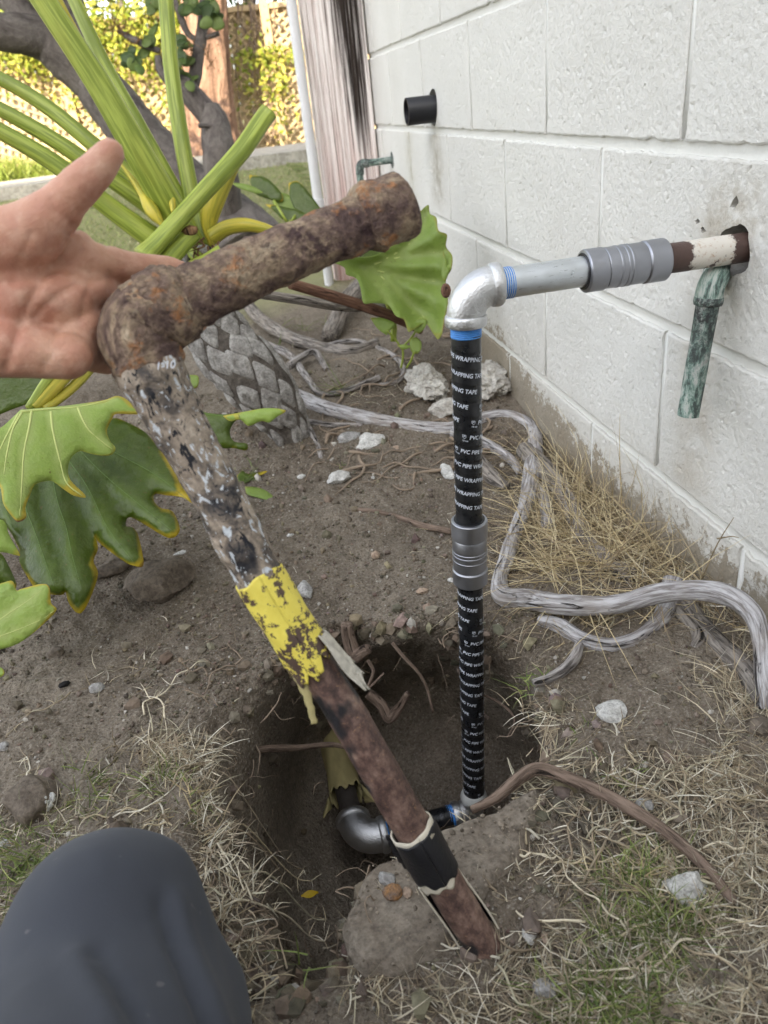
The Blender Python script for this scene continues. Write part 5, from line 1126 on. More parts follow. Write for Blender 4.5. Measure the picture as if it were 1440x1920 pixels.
for ln, am, sg_ in [([(138, 425), (120, 470), (80, 520), (40, 600), (10, 690)], .0026, 8), ([(150, 470), (120, 500), (60, 520), (0, 530)], .0018, 6), ([(190, 525), (150, 530), (100, 560), (60, 600)], .0018, 6), ([(200, 462), (205, 490), (206, 522)], .0012, 5),
                ([(140, 335), (160, 352), (172, 368)], .0013, 5), ([(92, 375), (105, 395), (130, 412)], .0013, 7), ([(165, 590), (120, 610), (90, 650)], .0013, 6), ([(60, 440), (40, 480), (20, 540)], .0009, 6), ([(95, 450), (75, 500), (50, 540)], .0008, 5), ([(150, 640), (110, 650), (80, 690)], .0010, 6), ([(132, 345), (150, 366), (160, 380)], .0008, 4), ([(170, 500), (172, 520), (160, 560), (150, 600)], .0012, 5)]: disp += crease(ln, am, sg_)
disp += np.where(handm, fbm(V, 70, 3) * .0009, 0)
V = V + Nn * disp[:, None]
g = Geo(); g.add(V, Fc)
PE = obj('person', g, M['skin'], loc=np.array([-.72, -1.6, .03])); tag(PE, 'kneeling person in navy trousers gripping the old pipe with left hand', 'person')
# thumbnail on the back of the thumb tip
g = Geo(); Vs, Fs = ico(3); c0 = P(194, 282, .4545); axn = P(207, 270, .4545) - P(180, 312, .4545); axn /= np.linalg.norm(axn); sd_ = np.cross(axn, -VD); nn = -VD * .25 - sd_ * 1.0; nn /= np.linalg.norm(nn); s2 = np.cross(axn, nn)
# trousers: thigh to knee, shin folded back along the ground, second leg behind
KN = P(200, 1752, .525); HIP = np.array([-.66, -2.02, .40]); FT = np.array([-.78, -1.95, .10])
mid = P(205, 1960, .50)
caps = [(KN, mid, .070, .098), (mid, HIP, .098, .115), (KN + [0, .0, -.03], FT, .062, .055), (P(245, 1700, .535), KN, .050, .066), (HIP, HIP + [.22, -.02, 0], .11, .11), (HIP + [.22, -.02, 0], np.array([-.36, -1.92, .12]), .10, .075), (np.array([-.36, -1.92, .12]), np.array([-.34, -2.3, .09]), .07, .055)]
V, Nn, Fc = remesh(caps, .008, 'trousers', 10)
pj = proj(V)
def fold(line, amp, sig):
    l = crom(np.array(line, float), 5); p = pj[:, :2]; dm = np.full(len(p), 1e9)
    for a, b in zip(l[:-1], l[1:]):
        e = b - a; t = np.clip(((p - a) @ e) / (e @ e + 1e-9), 0, 1); dm = np.minimum(dm, np.linalg.norm(p - a - t[:, None] * e, axis=1))
    return amp * np.exp(-(dm / sig) ** 2) * (pj[:, 2] > .2)
dsp = fold([(300, 1690), (320, 1770), (360, 1860), (400, 1960)], -.008, 10) + fold([(330, 1690), (355, 1780), (395, 1880), (430, 1980)], .005, 20) + fold([(400, 1660), (420, 1740), (445, 1840), (455, 1960)], -.003, 18) + fold([(180, 1790), (220, 1850), (290, 1960)], -.006, 12) + fold([(150, 1800), (190, 1880), (230, 1980)], .005, 26)
dsp += fbm(V, 9, 3) * .006
g = Geo(); g.add(V + Nn * dsp[:, None], Fc); o = obj('trousers', g, M['cloth'], PE); ss = o.modifiers.new('s', 'SUBSURF'); ss.levels = 1; ss.render_levels = 1
caps = [(HIP + [.11, -.04, .05], np.array([-.58, -2.18, .62]), .125, .135, ((0, 1, 0), .75)), (np.array([-.58, -2.18, .62]), np.array([-.58, -2.12, .80]), .135, .11, ((0, 1, 0), .75)), (SHO, np.array([-.38, -2.06, .74]), .062, .062), (SHO, SHO * .5 + ELB * .5, .062, .056)]
V, Nn, Fc = remesh(caps, .012, 'shirt', 8); g = Geo(); g.add(V, Fc); obj('shirt', g, M['shirt'], PE)
# ------------------------------------------------------------------ stones and small finds
def stone(px, py, w_, h_, mat, label, rot=0, sub=3, ang=.35, floor=None, name='stone', cat='stone', sink=.25):
    if floor is None: c = gp(px, py) + [0, 0, .012 if 650 < px < 1000 and 1640 < py < 1730 else 0]
    else: c = onz(px, py, floor)
    d_ = depth(c); rx, ry = w_ * d_ / F / 2, h_ * d_ / F / 2; rz = min(rx, ry) * .8
    V, Fc = ico(sub); r = np.random.default_rng(int(px * 7 + py)); V = V.copy()
    for _ in range(9):                       # chop flat facets
        n = r.normal(0, 1, 3); n /= np.linalg.norm(n); lim = r.uniform(.62, .9); e = V @ n - lim; V = V - np.outer(np.maximum(e, 0), n) * .92
    V = V * (1 + fbm(V + px, 1.6, 4)[:, None] * ang + fbm(V + py, 6, 4)[:, None] * (.06 if sub < 5 else .22))
    a = math.radians(rot); V = V * [rx * 1.12, ry * 1.25, rz * 1.12]; V = V @ np.array([[math.cos(a), math.sin(a), 0], [-math.sin(a), math.cos(a), 0], [0, 0, 1]])
    g = Geo(); g.add(V + c + [0, 0, rz * (1 - 2 * sink)], Fc); o = obj(name, g, M[mat], sharp=38); return tag(o, label, cat)
stone(806, 735, 72, 100, 'rubble', 'big pitted rubble lump left of the wrapped riser', 20, 5, .6)
stone(916, 728, 66, 104, 'rubble', 'pitted rubble lump between the riser and the wall foot', -15, 5, .6)
stone(838, 775, 60, 40, 'rubble', 'low pale rubble chunk behind the pale root', 0, 4)
stone(694, 834, 62, 36, 'stone_w', 'flat pale angular stone just below the long pale root', 20)
stone(655, 826, 46, 26, 'stone_g', 'grey striated stone beside the flat pale stone', 10)
stone(636, 903, 42, 30, 'stone_w', 'white angular stone alone in the bare dirt', 10)
stone(579, 844, 14, 12, 'stone_w', 'small white pebble near the thin hanging root', 0, 2)
stone(566, 897, 18, 14, 'stone_w', 'small pale pebble left of the white angular stone', 0, 2)
stone(544, 909, 8, 6, 'stone_w', 'tiny white pebble next to the small pale pebble', 0, 2)
stone(346, 1041, 34, 15, 'stone_w', 'pale flat stone below the dark lobed leaf', 5)
stone(545, 1005, 14, 10, 'stone_w', 'tiny pale stone right of the flecked pipe', 0, 2)
stone(705, 1043, 18, 18, 'stone_t', 'pinkish pebble in the dirt above the pit', 0)
stone(742, 843, 18, 12, 'stone_t', 'brown pebble below the pale root', 0, 2)
stone(302, 1100, 112, 82, 'clod', 'large brown clod of dirt below the dark leaf', 15, 4, .3, name='clod', cat='clod')
stone(206, 1075, 70, 40, 'clod', 'brown clod under the dark leaf tips', 15, 4, .3, name='clod', cat='clod')
stone(572, 1108, 24, 48, 'stone_g', 'grey stone peeking past the yellow coat', 10)
stone(181, 1293, 26, 20, 'stone_g', 'rounded grey pebble at far left in bare dirt', 0)
stone(106, 1228, 30, 26, 'clod', 'dark clod above the rounded grey pebble', 0, name='clod', cat='clod')
stone(122, 1285, 20, 14, 'pipebore', 'black chip left of the rounded grey pebble', 0, 2)
stone(8, 1405, 22, 20, 'stone_g', 'pale stone at the left edge of the dirt', 0)
stone(74, 1462, 20, 22, 'stone_g', 'grey stone above the brown clod with white splash', 0)
c0 = stone(62, 1512, 84, 92, 'clod', 'brown clod with a white splash near the knee', 0, 4, .25, name='clod', cat='clod')
g = Geo()
cv = np.array([v.co[:] for v in c0.data.vertices]) + wloc(c0); cn = np.array([v.normal[:] for v in c0.data.vertices]); pc = np.array([proj(q[None])[0, :2] for q in cv]); ok = np.where((np.hypot((pc[:, 0] - 92) / 12, (pc[:, 1] - 1502) / 17) < 1) & (cn @ R[2] < -.2))[0]
for i in rng.permutation(ok)[:60]:
    V, Fc = ico(1); n_ = cn[i]; W_ = V * .0030 * rng.uniform(.5, 1.6); W_ = W_ - np.outer(W_ @ n_, n_) * .8; g.add(cv[i] + W_, Fc)
if not g.n: g.add(c0.data.vertices[0].co[:] + wloc(c0) + ico(1)[0] * .002, ico(1)[1])
obj('white_splash', g, M['chalk'], c0)
stone(12, 1585, 24, 20, 'stone_g', 'pale stone at the left edge beside the grass', 0)
stone(1147, 1345, 56, 48, 'stone_w', 'white angular stone in the grass right of the pit', 25)
stone(1280, 1672, 78, 52, 'stone_w', 'large grainy white stone below the long brown root', 0, 4, .4)
stone(993, 1756, 26, 28, 'stone_w', 'small white stone right of the old pipe end', 0)
stone(1020, 1757, 14, 22, 'stone_t', 'brown pebble next to the small white stone', 0, 2)
stone(727, 1667, 28, 26, 'stone_g', 'round grey pebble on the slab by the black band', 0)
stone(738, 1692, 34, 28, 'stone_o', 'orange and grey pebble below the round grey pebble', 0)
stone(768, 1692, 20, 18, 'stone_t', 'tan pebble beside the orange pebble', 0)
stone(1020, 1860, 46, 34, 'stone_g', 'dusty grey stone near the bottom edge', 0)
stone(1242, 1383, 16, 12, 'stone_w', 'tiny white pebble right of the white angular stone', 0, 2)
stone(1205, 1515, 42, 26, 'stone_g', 'grey stone half buried beside the long brown root', 0)
stone(838, 888, 20, 52, 'stone_w', 'white stone partly hidden behind the riser', 0)
stone(1425, 1370, 50, 50, 'clod', 'dark clod at the right edge under the wall', 0, name='clod', cat='clod')
stone(845, 1090, 12, 12, 'stone_w', 'white chip left of the lower coupling', 0, 2)
stone(792, 1110, 24, 14, 'stone_t', 'tan chip left of the lower coupling', 0, 2)
stone(700, 897, 8, 8, 'stone_w', 'tiny white chip right of the white angular stone', 0, 2)
stone(762, 897, 8, 12, 'stone_w', 'tiny pale chip left of the riser', 0, 2)
# flat soil covered slab at the near edge of the pit
sp = np.array([onz(x, y, .03)[:2] for x, y in [(652, 1808), (646, 1748), (668, 1700), (690, 1650), (722, 1630), (760, 1612), (820, 1578), (880, 1552), (930, 1533), (975, 1508), (1005, 1500), (1010, 1540), (985, 1610), (930, 1690), (860, 1770), (790, 1825), (720, 1850), (680, 1842)]])
so_ = crom(np.vstack([sp, sp[:1]]), 4)[:-1]; so_ = so_ + fbm(np.c_[so_, 0 * so_[:, :1]], 60, 3)[:, None] * .006
gx, gy = np.meshgrid(np.arange(so_[:, 0].min(), so_[:, 0].max(), .0045), np.arange(so_[:, 1].min(), so_[:, 1].max(), .0045)); gq = np.c_[gx.ravel(), gy.ravel()]; gq = gq[poly_sd(gq, so_) > .003]
co, ed, fc, *_ = geometry.delaunay_2d_cdt([Vector(q) for q in so_] + [Vector(q) for q in gq], [(i, (i + 1) % len(so_)) for i in range(len(so_))], [], 1, 1e-7); co = np.array([c[:] for c in co])
rimd = np.abs(poly_sd(co, so_)); z3 = np.c_[co, 0 * co[:, :1]]; top = gbase(co[:, 0], co[:, 1]) + .012 - .012 * (1 - sstep(0, .007, rimd)) + fbm(z3, 16, 4) * .005 + fbm(z3, 90, 3) * .0010
g = Geo(); V = np.vstack([np.c_[co, top], np.c_[co, np.full(len(co), -.07)]]); n_ = len(co); nb = len(so_)
g.add(V, [list(f) for f in fc] + [(i, i + n_, (i + 1) % nb + n_, (i + 1) % nb) for i in range(nb)]); tag(obj('slab', g, M['slab'], sharp=60), 'flat dusty slab forming the near edge of the pit under the black band', 'slab')
g = Geo()
for k in range(260):
    q = gq[rng.integers(len(gq))]; s_ = min(rng.lognormal(-6.8, .45), .004); V_, F_ = ico(1); z_ = float(gbase(q[0], q[1])) + .012 + s_ * .2; tnk = np.array([.22, .185, .145]) * rng.uniform(.6, 1.6); g.add(V_ * s_ * rng.uniform(.7, 1.2, 3) + [q[0], q[1], z_], F_, None, tnk)
obj('slab_grit', g, M['gravel'], smooth=False, kind='stuff')
# yellow leaf on the pit floor
c = onz(584, 1690, -.24); g = Geo(); V = []
for v in np.linspace(0, 1, 9):
    for u in (-1, 0, 1): V.append(c + R[0] * (v - .5) * .022 - R[1] * (.010 * (v - .5) * .5) + np.array([0, .0055, 0]) * u * math.sin(math.pi * min(max(v, .05), .95)) + [0, 0, .012 + .003 * abs(u)])
i = np.arange(8)[:, None] * 3; j = np.arange(2)[None]; g.add(np.array(V), np.stack([i + j, i + j + 1, i + 4 + j, i + 3 + j], -1).reshape(-1, 4)); tag(obj('fallen_leaf', g, M['yellow_leaf']), 'small yellow fallen leaf on the pit floor', 'leaf')

# gravel and soil crumbs: uncountable
g = Geo(); V1, F1 = ico(1); b = bmesh.new(); bmesh.ops.create_cube(b, size=1.3); V0 = np.array([v.co[:] for v in b.verts]); F0 = np.array([[v.index for v in f.verts] for f in b.faces]); b.free()
N = 46000
xy = np.c_[rng.uniform(-1.15, -.02, N), rng.uniform(-1.6, .12, N)]
xy = np.vstack([xy, np.c_[rng.uniform(-.75, -.22, 14000), rng.uniform(-1.35, -.84, 14000)]]); N = len(xy)
dens = fbm(np.c_[xy, np.zeros(N)], 5, 3); keep = rng.random(N) < np.clip(.62 + dens * 1.5, .12, 1); xy = xy[keep]
dp = pit_depth(xy[:, 0], xy[:, 1]); zz = gfull(xy[:, 0], xy[:, 1], False) - dp; X2, Y2 = undercut(xy[:, 0], xy[:, 1], dp)
sz = np.clip(rng.lognormal(-6.75, .52, len(xy)), .0005, .0075)
tn = np.array([.20, .165, .125]) * rng.uniform(.5, 1.35, (len(xy), 1)) * (1 + rng.normal(0, .05, (len(xy), 3))); br = rng.random(len(xy)) < .05; br &= sz < .0035; tn[br] = np.array([.46, .43, .38]) * rng.uniform(.7, 1.2, (br.sum(), 1))
pk = rng.random(len(xy)) < .0045; sz[pk] = rng.uniform(.005, .011, pk.sum()); ri_ = np.abs(poly_sd(xy, rim)) < .035; lp = ri_ & (rng.random(len(xy)) < .10); sz[lp] = rng.uniform(.004, .013, lp.sum()); sz = np.where(sz > .0095, .0095, sz); big = sz > .0028
for k in np.where(big)[0]:
    W = V1 * (1 + fbm(V1 * 1.7 + k, 1, 2)[:, None] * .7) * sz[k] * rng.uniform(.7, 1.2, 3); g.add(W + [X2[k], Y2[k], zz[k] + sz[k] * .25], F1, None, tn[k])
sm = np.where(~big)[0]; n = len(sm)
# batch of small crumbs: jittered cubes
ang = rng.uniform(0, 6.28, n); cs, sn = np.cos(ang), np.sin(ang); JV = V0[None] * rng.uniform(.55, 1.25, (n, 8, 1)) * sz[sm][:, None, None]
JX = JV[..., 0] * cs[:, None] - JV[..., 1] * sn[:, None]; JY = JV[..., 0] * sn[:, None] + JV[..., 1] * cs[:, None]
W = np.stack([JX + X2[sm][:, None], JY + Y2[sm][:, None], JV[..., 2] + (zz[sm] + sz[sm] * .2)[:, None]], -1).reshape(-1, 3)
g.add(W, (F0[None] + (np.arange(n) * 8)[:, None, None]).reshape(-1, 4), None, np.repeat(tn[sm], 8, 0)); obj('gravel', g, M['gravel'], smooth=False, kind='stuff')

# ------------------------------------------------------------------ grass
def blades(g, base, dirv, length, width, droop, col, seg=4):
    """vectorised thin blades; base (n,3), dirv (n,3) initial direction, droop pulls the tip down"""
    n = len(base); dirv = dirv / np.linalg.norm(dirv, axis=1)[:, None]
    side = np.cross(dirv, rng.normal(0, 1, (n, 3))); side /= np.linalg.norm(side, axis=1)[:, None] + 1e-9
    p = base.copy(); dcur = dirv.copy(); rows = []
    bend = rng.normal(0, .16, (n, 3))
    for k in range(seg + 1):
        wk = width * (1 - (k / seg) ** 1.8 * .85)
        rows.append(p - side * wk[:, None] / 2); rows.append(p + side * wk[:, None] / 2)
        dcur = dcur + bend + np.c_[np.zeros(n), np.zeros(n), -droop]; dcur /= np.linalg.norm(dcur, axis=1)[:, None]
        p = p + dcur * (length / seg)[:, None]; gz = gbase(p[:, 0], p[:, 1]) + .002 - pit_depth(p[:, 0], p[:, 1]); p[:, 2] = np.maximum(p[:, 2], gz); p[:, 0] = np.minimum(p[:, 0], -.002)
    V = np.stack(rows, 1); m = 2 * (seg + 1); k = np.arange(seg) * 2; q = np.stack([k, k + 1, k + 3, k + 2], -1)
    Fc = (q[None] + (np.arange(n) * m)[:, None, None]).reshape(-1, 4)
    g.add(V.reshape(-1, 3), Fc, None, np.repeat(col, m, 0))
STRAW = np.array([[.50, .42, .28], [.62, .55, .41], [.38, .31, .21], [.70, .65, .53], [.28, .22, .15], [.45, .41, .29], [.33, .27, .19]]); GREEN = np.array([[.15, .20, .05], [.21, .26, .08], [.29, .32, .11], [.12, .165, .05]]); GOLD = np.array([[.58, .47, .27], [.68, .58, .37], [.48, .38, .22], [.34, .26, .16]])
def pick(pal, n): return pal[rng.integers(0, len(pal), n)] * rng.uniform(.75, 1.2, (n, 1))
BARE = [(800, 1690, 150, 130, 1.0), (930, 1590, 80, 45, .9), (1080, 1590, 110, 40, .55), (1130, 1480, 100, 40, .6), (430, 1480, 50, 170, .75), (240, 1330, 150, 60, .6), (120, 1380, 130, 90, .7), (480, 1640, 60, 140, .7), (1060, 1400, 70, 60, .5), (720, 1000, 260, 190, .5), (1190, 1565, 120, 45, .7), (1070, 1800, 90, 40, .6), (1340, 1690, 60, 40, .5)]
def bare(x, y):
    for cx, cy, rx, ry, pr_ in BARE:
        e = ((x - cx) / rx) ** 2 + ((y - cy) / ry) ** 2
        if e < 1 and rng.random() < pr_ * min(1, (1 - e) * 3): return True
    return False
def tuftset(g, n, cx, cy, sx, sy, L, Wd, up, droop, pal, flow=None, spread=1.0, clump=9, cl_sig=.010, comb=1.0):
    """n blades in clumps about photo pixel cx,cy with pixel spread sx,sy; each standing on the ground"""
    nc = max(1, n // clump); out = []; fl = []
    for _ in range(nc):
        qx, qy = cx + rng.normal(0, sx), cy + rng.normal(0, sy)
        if bare(qx, qy): continue
        q = gp(qx, qy)
        if q[0] > -.004: q[0] = -.004 - abs(rng.normal(0, .01))
        if pit_depth(q[:1], q[1:2])[0] > .05: continue
        out.append(np.tile(q, (clump, 1)) + np.c_[rng.normal(0, cl_sig, (clump, 2)), np.zeros(clump)]); a0 = rng.uniform(0, 6.28); fl.append(np.tile([math.cos(a0), math.sin(a0)], (clump, 1)) * rng.uniform(.3, 1.8))
    if not out: return
    b = np.concatenate(out); k = len(b); b[:, 0] = np.minimum(b[:, 0], -.003); b[:, 2] = gbase(b[:, 0], b[:, 1]) - .001
    a = rng.uniform(0, 2 * np.pi, k); dv = np.c_[np.cos(a) * spread, np.sin(a) * spread, np.full(k, up) * rng.uniform(.4, 1.4, k)]
    dv[:, :2] += np.concatenate(fl) * comb
    if flow is not None: dv[:, :2] += np.array(flow)
    blades(g, b, dv, L * rng.uniform(.5, 1.35, k), Wd * rng.uniform(.6, 1.3, k), droop * rng.uniform(.5, 1.5, k), pick(pal, k))
SW = Geo()
# lower right meadow of dead grass
for cx, cy, sx, sy, n, L in [(1150, 1710, 150, 80, 950, .033), (1330, 1560, 80, 90, 850, .038), (1385, 1420, 60, 80, 700, .045), (1250, 1850, 170, 70, 1150, .032), (980, 1860, 120, 45, 520, .030), (1100, 1420, 120, 70, 300, .034), (1020, 1560, 70, 60, 300, .034), (1260, 1450, 100, 70, 480, .036),
                             (1430, 1750, 80, 120, 900, .036), (920, 1650, 60, 60, 140, .030), (790, 1840, 110, 50, 260, .028), (1000, 1380, 50, 60, 240, .04), (1400, 1300, 40, 60, 400, .05), (1560, 1700, 80, 140, 500, .038), (1520, 1500, 50, 90, 300, .04), (-160, 1620, 120, 120, 400, .032)]:
    tuftset(SW, n, cx, cy, sx, sy, L, .0013, .5, .16, STRAW, clump=16, cl_sig=.009, comb=1.3)
# left patch beside the knee, combed to the right and down
for cx, cy, sx, sy, n, L in [(330, 1410, 38, 26, 420, .036), (350, 1480, 40, 22, 340, .032), (385, 1560, 34, 34, 360, .032), (440, 1650, 26, 50, 260, .03), (180, 1440, 50, 40, 160, .03), (470, 1580, 26, 80, 120, .028), (90, 1600, 90, 40, 420, .03), (430, 1760, 40, 70, 260, .03), (120, 1700, 100, 90, 500, .03), (250, 1290, 60, 30, 90, .035)]:
    tuftset(SW, n, cx, cy, sx, sy, L, .0014, .5, .14, STRAW, flow=(.25, .15), clump=7, cl_sig=.007)
tuftset(SW, 3200, 1200, 1680, 170, 150, .016, .0012, .05, .25, STRAW * .5, clump=5, cl_sig=.012); tuftset(SW, 700, 300, 1520, 110, 110, .016, .0012, .05, .25, STRAW * .55, clump=5, cl_sig=.012)
# thin litter over the bare soil
tuftset(SW, 700, 700, 1000, 330, 220, .018, .0008, .1, .2, STRAW, clump=2, cl_sig=.02); tuftset(SW, 500, 1050, 950, 90, 90, .03, .0009, .2, .15, STRAW, clump=4, cl_sig=.015)
tuftset(SW, 500, 700, 720, 160, 60, .03, .0012, .3, .15, STRAW, clump=4, cl_sig=.02)
obj('dry_grass', SW, M['straw'], kind='stuff')
# long straw arching along the wall foot
AR = Geo()
for cx, cy, sx, sy, n, L in [(1110, 970, 60, 50, 420, .15), (1180, 1060, 70, 45, 420, .14), (1060, 900, 40, 40, 240, .08), (1250, 1110, 50, 30, 260, .08), (1080, 1050, 50, 40, 300, .13), (1330, 1150, 40, 30, 160, .06), (1130, 1150, 80, 20, 240, .06), (1000, 1010, 25, 50, 160, .07)]:
    tuftset(AR, n, cx, cy, sx, sy, L, .0014, 1.0, .24, GOLD if cy < 1080 else np.vstack([GOLD, STRAW]), flow=(-.35, .1), clump=6, cl_sig=.012)
tuftset(AR, 500, 1090, 960, 60, 70, .05, .001, .5, .2, np.array([[.20, .14, .10], [.26, .19, .13], [.34, .26, .17]]), clump=5, cl_sig=.015)
tuftset(AR, 420, 900, 830, 70, 40, .04, .001, .4, .2, np.array([[.24, .18, .13], [.34, .27, .18]]), clump=5, cl_sig=.015)
for ln in ([(1318, 1082), (1300, 1045), (1262, 978)], [(1316, 1085), (1345, 1020), (1376, 970)], [(1345, 1010), (1370, 1006), (1385, 1008)]):
    p_ = [onx(x, y, -.02 - .004 * i) for i, (x, y) in enumerate(ln)]; tube(AR, crom(p_, 6), np.linspace(.0011, .0004, len(crom(p_, 6))), 5, c=(.34, .27, .17))
obj('wall_straw', AR, M['straw'], kind='stuff')
# stolons: stiff runners with short leaf tufts
ST = Geo()
for _ in range(85):
    x, y = (rng.normal(1150, 190), rng.normal(1660, 130)) if rng.random() < .62 else (rng.normal(330, 110), rng.normal(1560, 130))
    q = gp(x, y); 
    if q[0] > -.02 or pit_depth(q[:1], q[1:2])[0] > .03: continue
    a = rng.uniform(0, 6.28); pt = [q + [0, 0, .004]]; L = rng.uniform(.03, .12); col = pick(STRAW, 1)[0]
    for k in range(7):
        a += rng.normal(0, .35); s_ = pt[-1] + np.array([math.cos(a), math.sin(a), 0]) * L / 7; s_[0] = min(s_[0], -.004); s_[2] = float(gbase(s_[0], s_[1])) - float(pit_depth(s_[:1], s_[1:2])[0]) * .5 + .004 + abs(rng.normal(0, .004)); pt.append(s_)
    c_ = crom(pt, 3); tube(ST, c_, np.linspace(.0012, .0007, len(c_)), 5, c=col)
    for k in (2, 4, 6, 7):
        m_ = 5; a2 = rng.uniform(0, 6.28, m_); blades(ST, np.tile(pt[k], (m_, 1)), np.c_[np.cos(a2), np.sin(a2), np.full(m_, .5)], np.full(m_, .016), np.full(m_, .0011), np.full(m_, .1), pick(STRAW, m_))
obj('grass_runners', ST, M['straw'], kind='stuff')
# green tufts one can point at
GRP = 'green grass tufts in the planting bed'
for cx, cy, s_, n, L, lab, pal in [(968, 1300, 12, 70, .035, 'bright green feathery weed on the right rim of the pit', GREEN), (1000, 1270, 9, 30, .02, 'small green sprig by the broken root stub', GREEN), (1240, 1740, 48, 420, .038, 'green grass patch below the large grainy white stone', GREEN), (1190, 1650, 32, 240, .036, 'yellow green tuft left of the large grainy white stone', np.vstack([GREEN, GOLD])),
                               (1150, 1880, 70, 420, .034, 'green blurry grass patch at the bottom edge right of the old pipe', GREEN), (1090, 1385, 16, 50, .02, 'little green tuft below the white angular stone', GREEN), (1140, 1460, 22, 60, .02, 'green tuft in the dirt above the long brown root', GREEN), (560, 1800, 13, 60, .045, 'green tuft with upright blades at the pit mouth', GREEN),
                               (305, 1475, 16, 90, .03, 'green tuft in the straw left of the pit', GREEN), (170, 1470, 26, 70, .03, 'thin green tuft right of the splashed clod', GREEN), (60, 1620, 50, 300, .035, 'green grass beside the knee at the left edge', GREEN), (350, 1505, 18, 90, .03, 'yellowing tuft above the knee', np.vstack([GOLD, GREEN])), (135, 1540, 28, 120, .03, 'pale green tuft above the navy knee', np.vstack([GREEN, STRAW])),
                               (895, 1620, 10, 24, .05, 'pale green spidery tuft right of the black band', GREEN), (640, 735, 8, 26, .09, 'long green blades crossing the pale root', GREEN), (520, 640, 28, 70, .06, 'wispy green weeds right of the scarred trunk', GREEN), (630, 868, 16, 30, .014, 'flat green weed above the white angular stone', GREEN), (455, 892, 16, 40, .03, 'green weed beside the flecked pipe', GREEN)]:
    g = Geo(); tuftset(g, n, cx, cy, s_, s_ * .7, L, .0014, .9, .14, pal, clump=6, cl_sig=.006)
    if g.n: tag(obj('grass_tuft', g, M['straw']), lab, 'grass tuft', GRP)
# lawn
g = Geo(); n = 26000; x = rng.uniform(-4.2, .2, n); y = 1.25 + 4.5 * rng.random(n) ** 1.2; kp = rng.random(n) < sstep(1.1, 2.0, y + fbm(np.c_[x, y, 0 * x], 2, 2) * .5); x, y = x[kp], y[kp]; n = len(x)
a = rng.uniform(0, 6.28, n); LW = np.vstack([GREEN * 1.35, [[.42, .38, .19], [.34, .34, .15], [.46, .41, .24]]])
b = np.c_[x, y, gbase(x, y)]; blades(g, b, np.c_[np.cos(a), np.sin(a), np.full(n, 1.2)], rng.uniform(.02, .045, n), rng.uniform(.003, .006, n), np.full(n, .2), pick(LW, n), 2); obj('lawn_grass', g, M['straw'], kind='stuff')
g = Geo(); n = 5000; x = rng.uniform(-7, -1.7, n); y = rng.uniform(7.5, 8.7, n); a = rng.uniform(0, 6.28, n); hh = (.30 - .14 * sstep(-3.0, -1.8, x))
blades(g, np.c_[x, y, gbase(x, y)], np.c_[np.cos(a) * .5, np.sin(a) * .5, np.full(n, 1.3)], hh * rng.uniform(.6, 1.2, n), rng.uniform(.012, .03, n), np.full(n, .1), pick(np.array([[.22, .28, .05], [.30, .34, .08], [.17, .22, .04]]), n), 3); obj('tall_grass', g, M['foliage'], kind='stuff')
# ------------------------------------------------------------------ background trees and foliage
def scatter_leaves(g, C, size, pal, jit=.35):
    n = len(C); u = rng.normal(0, 1, (n, 3)); u /= np.linalg.norm(u, axis=1)[:, None]; v = np.cross(u, rng.normal(0, 1, (n, 3))); v /= np.linalg.norm(v, axis=1)[:, None]; w_ = np.cross(u, v)
    s = (size * rng.uniform(.6, 1.4, n))[:, None]
    V = np.stack([C - u * s, C + v * s * .5 + w_ * s * .12, C + u * s, C - v * s * .5 + w_ * s * .12], 1).reshape(-1, 3)
    i = np.arange(n)[:, None, None] * 4; Fc = (np.array([[0, 1, 2], [0, 2, 3]])[None] + i).reshape(-1, 3); g.add(V, Fc, None, np.repeat(pick(pal, n), 4, 0))
IVY = np.array([[.22, .28, .03], [.34, .38, .06], [.42, .42, .08], [.15, .20, .03], [.50, .46, .10]])
IV = thing('ivy', (-.8, 8.7, .2), 'yellow green creeper climbing the sunlit lattice fence', 'ivy')
g = Geo()
for px, py, sx, sy, n in [(510, 150, 14, 40, 150), (455, 120, 16, 30, 50), (532, 190, 10, 40, 90), (350, 110, 26, 80, 900), (215, 60, 60, 70, 1700), (60, 100, 70, 14, 500), (50, 112, 60, 22, 300), (110, 170, 60, 30, 160), (300, 60, 40, 60, 900), (520, 105, 40, 12, 200), (20, 60, 50, 30, 400), (470, 165, 10, 30, 60)]:
    x = rng.normal(px, sx, n); y = rng.normal(py, sy, n); yy = FY - .06 - rng.random(n) ** 2 * .28; C = np.array([ony(a_, b_, c_) for a_, b_, c_ in zip(x, y, yy)]); C = C[C[:, 2] > .25]; scatter_leaves(g, C, .036, IVY)
o = obj('foliage', g, M['foliage'], IV, False); o['kind'] = 'stuff'
g = Geo()
for i in range(22):
    x = rng.uniform(330, 545); pts = [ony(x, 270, FY - .03)]; 
    for k in range(6): pts.append(pts[-1] + np.array([rng.normal(0, .08), 0, .25])); pts[-1][1] = FY - .03
    tube(g, crom(pts, 3), .007, 5)
obj('vine_stem', g, M['root_brown'], IV)
HG = thing('hedge', (-1, 10.5, .2), 'tall dark hedge rising behind the lattice fence', 'hedge')
g = Geo(); n = 15000; C = np.c_[rng.uniform(-9, 6, n), 9.4 + rng.random(n) ** .6 * 1.6, .6 + rng.random(n) * 3.4]; C[:, 2] += fbm(C, .9, 3) * .5; C = C[fbm(C, 1.6, 3) > -.28]
scatter_leaves(g, C, .085, np.array([[.05, .085, .02], [.09, .13, .03], [.035, .06, .018], [.15, .17, .04]])); o = obj('foliage', g, M['foliage'], HG, False); o['kind'] = 'stuff'
g = Geo()
